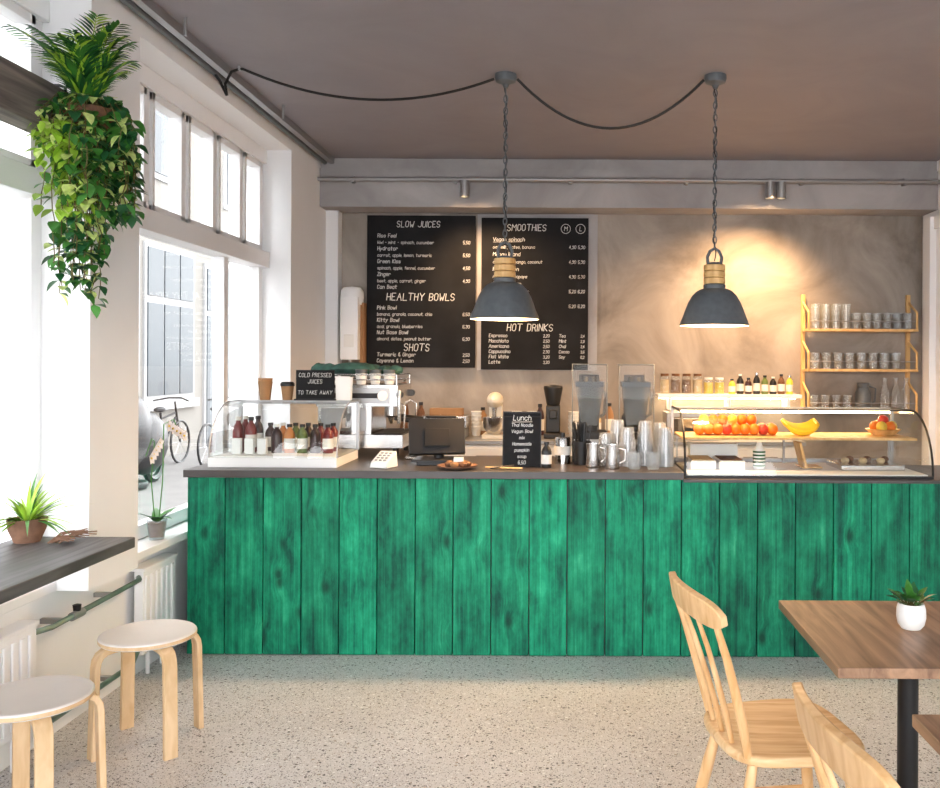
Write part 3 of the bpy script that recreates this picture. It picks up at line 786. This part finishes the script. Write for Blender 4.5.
b = B()
b.box(-1.83, -1.69, 7.0, 7.195, 1.56, 2.06, WPAINT)
b.lathe([(0, 2.0), (.085, 2.0), (.092, 2.06), (.09, 2.11), (.07, 2.14), (0, 2.15)], (-1.76, 7.10, 0), WPAINT, 20)
b.box(-1.69, -1.66, 7.08, 7.195, 1.5, 2.02, KRAFT)
b.box(-1.80, -1.72, 6.995, 7.0, 1.66, 1.76, PAPER); b.cyl((-1.76, 7.05, 1.56), (-1.76, 7.05, 1.45), .015, STEEL); b.cyl((-1.78, 7.12, 1.56), (-1.78, 7.12, .965), .01, STEEL)
b.done('water_heater', .015)

# ------------------------------------------------------------------ menu chalkboards
b = B(); b.box(-.76, .22, 7.185, 7.199, 1.48, 2.755, CONCB); b.done('board_backing_panel')
def board(x0, x1, z0, z1):
    b = B(); b.box(x0, x1, 7.155, 7.184, z0, z1, CHALKB)
    return b.done('menu_chalkboard', .002)
F = 7.1535
def rows(b, xl, xr, z, items, h=.03, dz=.056):
    for i, it in enumerate(items):
        nm = it[0]; pr = it[1] if len(it) > 1 else ''
        zz = z-i*dz
        head = len(it) > 2
        glyphs(b, nm, h if head else h*.82, (xl, F, zz), th=.0042 if head else .0032)
        if pr: glyphs(b, pr, h*.85, (xr, F, zz), 'RIGHT', th=.0036)
o = board(-1.655, -.775, 1.50, 2.735)
b = B(); HH = .056
glyphs(b, 'SLOW JUICES', HH*.85, (-1.24, F, 2.64), 'CENTER', th=.005)
rows(b, -1.57, -.82, 2.555, [('Rise Feel', '', 1), ('kiwi - mint - spinach, cucumber', '5,50'), ('Hydrator', '', 1), ('carrot, apple, lemon, turmeric', '5,50'), ('Green Kiss', '', 1), ('spinach, apple, fennel, cucumber', '4,50'), ('Zinger', '', 1), ('beet, apple, carrot, ginger', '4,90'), ('Can Beat', '', 1)], .029, .052)
glyphs(b, 'HEALTHY BOWLS', HH, (-1.22, F, 2.045), 'CENTER', th=.006)
rows(b, -1.57, -.82, 1.97, [('Pink Bowl', '', 1), ('banana, granola, coconut, chia', '6,50'), ('Kitty Bowl', '', 1), ('acai, granola, blueberries', '6,90'), ('Nut Base Bowl', '', 1), ('almond, dates, peanut butter', '6,90')], .029, .05)
glyphs(b, 'SHOTS', HH, (-1.25, F, 1.635), 'CENTER', th=.006)
rows(b, -1.57, -.82, 1.59, [('Turmeric & Ginger', '2,50', 1), ('Cayenne & Lemon', '2,50', 1)], .028, .05)
b.done('chalk_lettering', parent=o)
o = board(-.725, .145, 1.485, 2.72)
b = B()
glyphs(b, 'SMOOTHIES', HH*.9, (-.36, F, 2.615), 'CENTER', th=.0055)
for xx, s in ((-.04, 'M'), (.08, 'L')):
    glyphs(b, s, .034, (xx, F, 2.615), 'CENTER', th=.004)
    b.tube([(xx+.038*math.cos(i*math.pi/8), F, 2.632+.038*math.sin(i*math.pi/8)) for i in range(16)], .0022, CHALK, 4, closed=True)
rows(b, -.63, .115, 2.53, [('Vegan spinach', '', 1), ('oat milk, dates, banana', '4,90 5,90'), ('Mango Island', '', 1), ('apple juice, mango, coconut', '4,90 5,90'), ('Red Passion', '', 1), ('raspberry, papaya', '4,90 5,90'), ('Green Dream', '', 1), ('spinach, kale, ginger', '5,20 6,20'), ('Nutty', '', 1), ('almond milk, hazelnut', '5,20 6,20')], .029, .06)
b.tube([(-.63, F, 2.522), (-.40, F, 2.525)], .0016, CHALK, 4)
glyphs(b, 'HOT DRINKS', HH, (-.33, F, 1.80), 'CENTER', th=.006)
rows(b, -.66, -.17, 1.75, [('Espresso', '2,20', 1), ('Macchiato', '2,50', 1), ('Americano', '2,50', 1), ('Cappuccino', '2,90', 1), ('Flat White', '3,20', 1), ('Latte', '3,20', 1)], .026, .043)
rows(b, -.09, .115, 1.75, [('Tea', '2,4', 1), ('Mint', '2,8', 1), ('Chai', '3,4', 1), ('Cacao', '3,6', 1), ('Soy', '0,2', 1)], .024, .043)
b.done('chalk_lettering', parent=o)

# ------------------------------------------------------------------ wall shelf with jars
b = B(); b.box(.70, 1.84, 6.97, 7.198, 1.27, 1.30, WPAINT)
b.box(.72, 1.82, 7.1, 7.13, 1.258, 1.268, WARMSTRIP); b.box(.72, 1.82, 7.1, 7.13, 1.268, 1.272, STEEL)
for x in (.8, 1.27, 1.74): b.box(x-.01, x+.01, 6.99, 7.198, 1.17, 1.27, WPAINT)
shelf = b.done('wall_shelf', .002)
def jar(b, x, y, z, h, r, cont, lid=CHROME):
    b.lathe([(0, 0), (r, 0), (r*1.02, .01), (r*1.02, h*.8), (r*.8, h*.88), (r*.8, h*.9)], (x, y, z), CUPG, 16)
    b.lathe([(0, .004), (r*.93, .004), (r*.93, h*.7), (0, h*.7)], (x, y, z), cont, 16)
    b.lathe([(0, h*.88), (r*.85, h*.88), (r*.85, h), (0, h)], (x, y, z), lid, 16)
b = B()
for i, c in enumerate([OAT, BRN, BRN, OAT, YEL, YEL]):
    jar(b, .76+i*.088, 7.06, 1.301, .16 if i < 4 else .13, .038, c, BRN if i < 4 else PAPER)
b.done('storage_jars')
b = B()
for i in range(8):
    c, h = [(YEL, .12), (BLACK, .16), (JDARK, .13), (BLACK, .17), (JGRN, .15), (BLACK, .14), (BRN, .16), (YEL, .15)][i]
    bottle(b, 1.30+i*.066, 7.06, 1.301, h, .028, c, [BLACK, PAPER, BLACK, CHROME][i % 4], LABEL)
b.done('condiment_bottles')

# ------------------------------------------------------------------ glass rack
b = B(); xL, xR = 1.885, 2.77
for x in (xL, xR-.03):
    b.box(x, x+.03, 7.165, 7.198, 1.14, 2.11, LIGHTW)
for z in (1.175, 1.505, 1.825):
    b.box(xL+.002, xR-.002, 6.99, 7.17, z-.02, z, LIGHTW)
    for x in (xL, xR-.025):
        b.tube([(x+.012, 6.995, z), (x+.012, 6.995, z+.13), (x+.012, 7.17, z+.22)], .010, LIGHTW, 6)
    b.tube([(xL+.02, 6.995, z+.06), (xR-.02, 6.995, z+.06)], .004, STEEL, 6)
b.done('glass_rack', .002)
def tumbler(b, x, y, z, h, r, m=CUPG):
    b.lathe([(0, .004), (r*.8, 0), (r, h), (r*.95, h), (r*.76, .008), (0, .008)], (x, y, z), m, 14)
b = B()
for z, k in ((1.826, 10), (1.506, 9)):
    for i in range(k):
        if z < 1.6 and i > 7: continue
        x = xL+.08+i*(.74/(k-1))
        h = .20 if (z > 1.7 and i < 4) else .13
        tumbler(b, x, 7.05, z, h, .036); tumbler(b, x+.012, 7.125, z, h, .036)
for i in range(4): tumbler(b, xL+.08+i*.09, 7.08, 1.176, .12, .036)
b.done('drinking_glasses')
b = B()
b.lathe([(0, 0), (.06, 0), (.066, .02), (.06, .14), (.043, .18), (.053, .22), (.048, .22), (.035, .18), (0, .17)], (2.36, 7.08, 1.176), DARKM, 20)
b.tube([(2.40, 7.08, 1.37), (2.46, 7.08, 1.35), (2.455, 7.08, 1.25), (2.42, 7.08, 1.22)], .007, DARKM, 6)
b.done('steel_pitcher')
b = B()
for x in (2.53, 2.62, 2.70): b.lathe([(0, 0), (.034, 0), (.036, .01), (.036, .15), (.016, .2), (.016, .25), (.02, .25), (.02, .26), (0, .26)], (x, 7.07, 1.176), CUPG, 14)
b.done('water_bottles')

# ------------------------------------------------------------------ pendant lamps
def pendant(x, y, zb):
    b = B()
    b.lathe([(0, 0), (.06, 0), (.062, -.02), (.055, -.04), (.02, -.055), (.012, -.075), (0, -.075)], (x, y, CZ), DARKM, 24)
    prof = [(.06, .205), (.075, .203), (.10, .19), (.124, .165), (.145, .128), (.160, .09), (.172, .055), (.186, .022), (.192, .0), (.189, .0), (.182, .02), (.166, .052), (.152, .09), (.136, .128), (.115, .16), (.09, .183), (.05, .196), (0, .196)]
    b.lathe(prof[:9], (x, y, zb), DARKM, 40); b.lathe(prof[8:], (x, y, zb), INNERW, 40)
    b.lathe([(.0, .195), (.06, .20), (.062, .225), (.05, .235), (0, .235)], (x, y, zb), DARKM, 24)
    for k in range(3): b.lathe([(0, .232+k*.036), (.056, .232+k*.036), (.06, .236+k*.036), (.06, .262+k*.036), (.056, .266+k*.036), (0, .266+k*.036)], (x, y, zb), LIGHTW, 24)
    zt = zb+.34
    b.lathe([(0, 0), (.035, 0), (.03, .012), (0, .012)], (x, y, zt), DARKM, 18)
    b.tube([(x-.035, y, zt), (x-.04, y, zt+.04), (x-.025, y, zt+.075), (x, y, zt+.09), (x+.025, y, zt+.075), (x+.04, y, zt+.04), (x+.035, y, zt)], .009, DARKM, 8)
    z = zt+.085; k = 0
    while z < CZ-.09:
        pts = []
        for i in range(10):
            a = 2*math.pi*i/10; u = .010*math.cos(a); v = .022*math.sin(a)
            pts.append((x+(u if k % 2 else 0), y+(0 if k % 2 else u), z+.018+v))
        b.tube(pts, .0036, DARKM, 5, closed=True); z += .034; k += 1
    b.tube([(x+.007*math.sin(i*.9), y+.007*math.cos(i*.9), zt+.02+(CZ-.07-zt-.02)*i/40) for i in range(41)], .0035, BLACK, 5)
    b.cyl((x, y, zb+.19), (x, y, zb+.13), .022, PAPER); b.sph((x, y, zb+.09), .042, BULB, 14, 1.1)
    o = b.done('pendant_lamp')
    light('POINT', (x, y, zb+.025), 48, (1.0, .66, .36), o, 'pendant_bulb', shadow_soft_size=.05)
    return o
pendant(-.365, 4.89, 1.785); pendant(.80, 4.89, 1.755)
def swag(p, q, sag, n=24):
    p = Vector(p); q = Vector(q)
    return [p.lerp(q, i/n)+Vector((0, 0, -sag*4*(i/n)*(1-i/n))) for i in range(n+1)]
b = B()
b.tube([(-1.86, 4.75, 2.98), (-1.87, 4.75, 3.04), (-1.84, 4.76, 3.11), (-1.80, 4.77, 3.128)]+swag((-1.78, 4.77, 3.128), (-.43, 4.89, 3.12), .14), .008, BLACK, 6)
b.tube(swag((-.30, 4.89, 3.12), (.735, 4.89, 3.12), .27), .008, BLACK, 6)
b.tube([(-1.86, 4.75, 2.98), (-1.9, 4.75, 3.06), (-1.93, 4.75, 3.1)], .008, BLACK, 6)
b.cyl((-1.80, 4.77, CZ), (-1.80, 4.77, 3.12), .01, STEEL)
b.done('swag_cable')

# ------------------------------------------------------------------ window bar
b = B(); b.box(-2.16, -1.71, 1.0, 3.47, .81, .852, BARW)
for y in (1.4, 2.4, 3.3):
    b.box(-2.13, -2.115, y-.015, y+.015, .66, .81, WPAINT); b.box(-2.12, -1.85, y-.015, y+.015, .795, .81, WPAINT)
    b.cyl((-2.12, y, .67), (-1.9, y, .8), .01, WPAINT)
b.done('window_bar_counter', .004)

# ------------------------------------------------------------------ radiators and pipes
def radiator(y0, y1, z0, z1):
    b = B()
    b.box(-2.10, -2.055, y0, y1, z0, z1, WPAINT)
    n = int((y1-y0)/.05)
    for i in range(n):
        yy = y0+.015+i*(y1-y0-.02)/n
        b.box(-2.056, -2.046, yy, yy+.028, z0+.03, z1-.03, WPAINT)
    b.box(-2.125, -2.045, y0-.004, y1+.004, z1-.004, z1+.012, WPAINT)
    for yy in (y0+.15, y1-.15): b.box(-2.128, -2.10, yy-.02, yy+.02, z0+.05, z1-.05, WPAINT)
    for yy in (y0+.1, y1-.1): b.cyl((-2.08, yy, 0), (-2.08, yy, z0), .01, WPAINT)
    b.done('radiator', .004)
radiator(2.2, 3.40, .14, .53); radiator(4.25, 4.60, .12, .53)
b = B()
b.tube([(-2.075, 3.407, .49), (-2.06, 3.44, .49), (-2.045, 3.48, .49), (-2.045, 4.12, .50), (-2.05, 4.2, .50), (-2.075, 4.243, .50)], .012, PIPEG, 8)
b.tube([(-2.075, 3.407, .19), (-2.045, 3.48, .12), (-2.045, 4.12, .12), (-2.075, 4.243, .15)], .012, PIPEG, 8)
b.cyl((-2.045, 3.62, .49), (-2.045, 3.70, .49), .018, STEEL); b.lathe([(0, 0), (.014, 0), (.017, .025), (0, .03)], (-2.045, 3.66, .505), BLACKM, 12)
for y in (3.55, 3.95):
    b.box(-2.128, -2.045, y-.01, y+.01, .485, .505, STEEL); b.box(-2.128, -2.045, y-.01, y+.01, .11, .13, STEEL)
b.done('heating_pipes')

# ------------------------------------------------------------------ stools
def stool(x, y, rot):
    b = B(); b.M = Matrix.Translation((x, y, 0)) @ Matrix.Rotation(rot, 4, 'Z')
    r = .182
    b.lathe([(0, .425), (r-.006, .425), (r, .429), (r, .444), (r-.004, .45), (0, .45)], (0, 0, 0), BIRCHTOP, 48)
    b.lathe([(r-.003, .4275), (r+.0006, .43), (r+.0006, .4435), (r-.003, .446)], (0, 0, 0), BIRCH, 48)
    for k in range(4):
        a = math.pi/4+k*math.pi/2; c, s = math.cos(a), math.sin(a)
        path = [(.05, .413), (.10, .413), (.135, .413), (.165, .409), (.185, .396), (.196, .375), (.20, .35), (.203, .25), (.207, .12), (.21, .0)]
        b.sweep([(c*u, s*u, z) for u, z in path], (-s, c, 0), .052, .022, BIRCH)
    b.lathe([(0, .402), (.03, .402), (.03, .425), (0, .425)], (0, 0, 0), BIRCH, 16)
    b.done('bentwood_stool', .003)
stool(-1.70, 3.56, .05); stool(-1.76, 2.89, -.08)

# ------------------------------------------------------------------ chairs
def chair(x, y, rot):
    b = B(); b.M = Matrix.Translation((x, y, 0)) @ Matrix.Rotation(rot, 4, 'Z')
    poly = []
    for i in range(40):
        a = 2*math.pi*i/40; c, s = math.cos(a), math.sin(a)
        e = .55
        px = .21*math.copysign(abs(c)**e, c); py = .215*math.copysign(abs(s)**e, s)
        py *= 1+.06*(px/.21)
        poly.append((px, py))
    n = len(poly)
    vs = []; rings = [(.90, .415), (.99, .425), (1.0, .442), (.97, .452), (.85, .452), (.6, .444), (.3, .441)]
    for k, z in rings:
        for px, py in poly: vs.append((px*k, py*k, z))
    fs = [tuple(range(n))[::-1]]
    for q in range(len(rings)-1):
        for i in range(n): j = (i+1) % n; fs.append((q*n+i, q*n+j, (q+1)*n+j, (q+1)*n+i))
    fs.append(tuple((len(rings)-1)*n+i for i in range(n)))
    b.add(vs, fs, BEECHX)
    legs = {}
    for sx, sy in ((1, 1), (1, -1), (-1, 1), (-1, -1)):
        top = Vector((.14*sx, .14*sy, .425)); bot = Vector((.20*sx-(.03 if sx < 0 else 0), .205*sy, 0))
        b.tube([top, top.lerp(bot, .35), top.lerp(bot, .6), bot], [.014, .019, .018, .012], BEECH, 12); legs[(sx, sy)] = (top, bot)
    for sy in (1, -1):
        a = legs[(1, sy)][0].lerp(legs[(1, sy)][1], .6); c = legs[(-1, sy)][0].lerp(legs[(-1, sy)][1], .6)
        b.tube([a, a.lerp(c, .5), c], [.009, .013, .009], BEECH, 10)
    a = legs[(1, 1)][0].lerp(legs[(-1, 1)][0], .5).lerp(legs[(1, 1)][1].lerp(legs[(-1, 1)][1], .5), .6)
    c = Vector((a.x, -a.y, a.z)); b.tube([a, a.lerp(c, .5), c], [.009, .013, .009], BEECH, 10)
    pts = []; hh = []; N = 20
    for i in range(N+1):
        t = -1+2*i/N
        pts.append((-.262-.045*(1-t*t), .235*t, .848+.012*(1-t*t)))
        hh.append(.078*math.sqrt(max(.12, 1-abs(t)**7)))
    b.sweep(pts, (-.18, 0, 1), hh, .022, BEECH)
    for t in (-.86, -.43, 0, .43, .86):
        top = Vector((-.262-.045*(1-t*t), .235*t, .825+.01*(1-t*t))); bot = Vector((-.165 if abs(t) > .5 else -.18, .19*t, .44))
        th = 1.35 if abs(t) > .8 else .85
        mid = top.lerp(bot, .5)+Vector((.008, 0, 0))
        b.tube([top, top.lerp(mid, .5)+Vector((.003, 0, 0)), mid, mid.lerp(bot, .5)+Vector((.003, 0, 0)), bot], [.007*th, .009*th, .0105*th, .0115*th, .009*th], BEECH, 10)
    b.done('spindle_back_chair', .004)
chair(.64, 2.66, math.radians(10)); chair(.775, 1.668, math.radians(5))

# ------------------------------------------------------------------ tables
def table(x0, x1, y0, y1):
    b = B(); cx, cy = (x0+x1)/2, (y0+y1)/2
    b.box(x0, x1, y0, y1, .722, .75, TABLE)
    b.box(cx-.2, cx+.2, cy-.03, cy+.03, .71, .722, BLACKM); b.box(cx-.03, cx+.03, cy-.2, cy+.2, .71, .722, BLACKM)
    b.cyl((cx, cy, .02), (cx, cy, .715), .03, BLACKM, n=24)
    b.lathe([(0, 0), (.2, 0), (.205, .008), (.19, .016), (.04, .026), (0, .026)], (cx, cy, 0), BLACKM, 36)
    b.done('cafe_table', .002)
table(.708, 1.33, 2.31, 2.97); table(.785, 1.45, 1.34, 2.01)

b = B(); X, Y, Z = 1.035, 2.66, .751
b.lathe([(0, 0), (.028, 0), (.038, .012), (.043, .035), (.042, .06), (.037, .076), (.033, .076), (.036, .06), (.035, .045), (0, .045)], (X, Y, Z), PAPER, 28)
b.lathe([(0, .066), (.034, .066)], (X, Y, Z), SOIL, 20)
for i in range(40):
    a = R.uniform(0, 6.28); el = R.uniform(.5, 1.4)
    d = Vector((math.cos(a)*math.cos(el), math.sin(a)*math.cos(el), math.sin(el)))
    L = R.uniform(.035, .065)
    s0 = Vector((X, Y, Z+.066))+Vector((math.cos(a), math.sin(a), 0))*.012
    b.tube([s0, s0+d*L*.6], .0015, STEM, 4)
    b.leaf(s0+d*L*.5, d, (0, 0, 1), L*.75, .024, R.choice([LEAF1, LEAF3, LEAF1]), .25)
b.done('potted_plant')

# ------------------------------------------------------------------ hanging plants
b = B(); X, Y, Z = -1.865, 3.40, 2.47
b.lathe([(0, -.12), (.07, -.12), (.1, 0), (.105, .04), (.095, .04), (.09, 0), (0, 0)], (X, Y, Z), BRN, 20)
b.tube([(X-.09, Y, Z+.03), (X-.09, Y, Z+.13), (X-.11, Y, Z+.138), (X-.16, Y, Z+.138)], .006, BLACKM, 6)
b.lathe([(0, .02), (.092, .02)], (X, Y, Z), SOIL, 16)
for k in range(22):
    a = k*2.4+.3; el = R.uniform(.95, 1.48); L = R.uniform(.30, .47)
    h = Vector((math.cos(a)*.85, math.sin(a)*.7, 0))
    if h.y > .3: h.y *= .45
    if h.x > .3: h.x *= .75
    pts = []
    for i in range(13):
        t = i/12; q = Vector((X, Y, Z+.02))+h*(L*math.cos(el)*t*1.0+L*.30*t*t)+Vector((0, 0, L*math.sin(el)*t-L*.24*t*t*t))
        pts.append(q)
    b.tube(pts, [.004-.003*i/12 for i in range(13)], LEAF2, 5)
    for i in range(3, 13):
        t = (pts[min(i+1, 12)]-pts[i-1]).normalized(); sd = t.cross(Vector((0, 0, 1))).normalized()
        for q in (-1, 1):
            for hh in (0, .5):
                pp = pts[i-1].lerp(pts[i], hh)
                b.leaf(pp, t*.9+sd*q*.75+Vector((0, 0, -.1)), (0, 0, 1), .115*math.sin(math.pi*(.2+.72*i/13)), .014, R.choice([LEAF1, LEAF1, LEAF3, LEAF2]), .25, 3)
for k in range(104):
    a = R.uniform(0, 6.28); r0 = R.uniform(.03, .09)
    p = Vector((X+r0*math.cos(a), Y+r0*math.sin(a)*.9, Z+.04))
    out = Vector((math.cos(a), math.sin(a)*.7, 0)); spread = R.uniform(.02, .15)
    if out.x < 0: spread *= .85
    long = k % 6 == 0
    Ln = R.uniform(.52, .80) if long else R.uniform(.08, .44)
    if long: p.x = X-.02+R.uniform(-.06, .06); spread *= .3
    pts = []; n = 15 if long else 9
    for i in range(n+1):
        t = i/n
        pts.append(p+out*spread*math.sin(min(1, t*2.2)*math.pi/2)+Vector((R.uniform(-.008, .008), R.uniform(-.008, .008), .05*math.sin(min(1, t*4)*math.pi)-Ln*max(0, t-.06))))
    b.tube(pts, .002, STEM, 4)
    for i in range(1, n+1):
        for q in range(2):
            aa = R.uniform(0, 6.28); d = Vector((math.cos(aa), math.sin(aa), R.uniform(-.9, .1)))
            left = pts[i].x < X+.02
            m = R.choice([LEAF2, LEAF2, LEAF2, LEAFV, LEAF1] if left and 2.1 < pts[i].z < 2.45 else [LEAF1, LEAF1, LEAF3, LEAF3, LEAFV])
            Lf = R.uniform(.04, .065)
            b.leaf(pts[i], d, (0, 0, 1), Lf, Lf*.72, m, R.uniform(.1, .5), 4)
b.done('hanging_plant')

b = B(); X, Y, Z = -2.075, 3.37, .852
b.lathe([(0, 0), (.045, 0), (.065, .05), (.07, .09), (.063, .09), (.055, .05), (0, .05)], (X, Y, Z), TERRA, 20)
b.lathe([(0, .08), (.063, .08)], (X, Y, Z), SOIL, 16)
for k in range(80):
    a = R.uniform(0, 6.28); el = R.uniform(.0, 1.4)
    d = Vector((math.cos(a)*math.cos(el), math.sin(a)*math.cos(el), math.sin(el)))
    if d.x < 0: d.x *= .25
    b.leaf((X+d.x*.03, Y+d.y*.03, Z+.08), d, (0, 0, 1), R.uniform(.1, .21), .013, R.choice([LEAF1, LEAF2, LEAF2]), .45, 5)
b.done('potted_spider_plant')
b = B()
for k in range(34):
    a = R.uniform(-.9, .9); p = Vector((-1.96+R.uniform(-.02, .04), 3.36+R.uniform(-.05, .05), .857))
    d = Vector((math.cos(a), math.sin(a)*.5, R.uniform(.05, .5)))
    q = p+d*R.uniform(.05, .11)
    q.z = max(q.z, .858); b.tube([p, p.lerp(q, .5)+Vector((0, 0, .012)), q], .0022, TERRA, 4)
b.done('dried_twigs')

b = B(); X, Y, Z = -2.09, 4.46, .641
b.lathe([(0, 0), (.035, 0), (.05, .1), (.046, .1), (.034, .01), (0, .01)], (X, Y, Z), CUPG, 20)
b.lathe([(0, .012), (.033, .012), (.043, .085), (0, .085)], (X, Y, Z), BRN, 18)
for k in range(8):
    a = k*.8+.2; el = R.uniform(.5, 1.0)
    d = Vector((math.cos(a)*math.cos(el)*.8, math.sin(a)*math.cos(el), math.sin(el)))
    if d.x < 0: d.x *= .4
    b.leaf((X, Y, Z+.08), d, (0, 0, 1), R.uniform(.1, .15), .045, LEAF1 if k % 2 else LEAF3, .5, 5)
for sgn, hgt in ((1, .58), (-1, .5)):
    pts = [Vector((X+.01*sgn, Y, Z+.09)), Vector((X+.015*sgn, Y+.03*sgn, Z+.3)), Vector((X+.01, Y+.05*sgn, Z+hgt)), Vector((X+.03, Y+.12*sgn, Z+hgt+.02)), Vector((X+.03, Y+.18*sgn, Z+hgt-.06))]
    b.tube(pts, .003, LEAF1, 6)
    for i in range(5):
        p = pts[2].lerp(pts[4], i/4)+Vector((.02, 0, -.01))
        for j in range(5):
            a = j*1.257+.3; b.leaf(p, (.25, math.cos(a), math.sin(a)), (1, 0, 0), .036, .034, PETAL, -.1, 3)
        b.sph(p+Vector((.008, 0, 0)), .006, YEL, 6)
b.done('potted_orchid')

# ------------------------------------------------------------------ lighting
w = bpy.data.worlds.new('sky'); scene.world = w; w.use_nodes = True
nt = w.node_tree; bg = nt.nodes['Background']
bg.inputs['Color'].default_value = (0.96, 0.98, 1.0, 1); bg.inputs['Strength'].default_value = 9.6

# ------------------------------------------------------------------ camera
cam = bpy.data.cameras.new('camera'); co = bpy.data.objects.new('camera', cam); scene.collection.objects.link(co)
co.location = (0, 0, 1.55); co.rotation_euler = (math.pi/2, math.radians(-0.3), 0)
cam.lens = 36*880/940; cam.sensor_width = 36; cam.shift_x = -100/940; cam.shift_y = -32/940
cam.clip_start = .05; cam.clip_end = 200
scene.camera = co
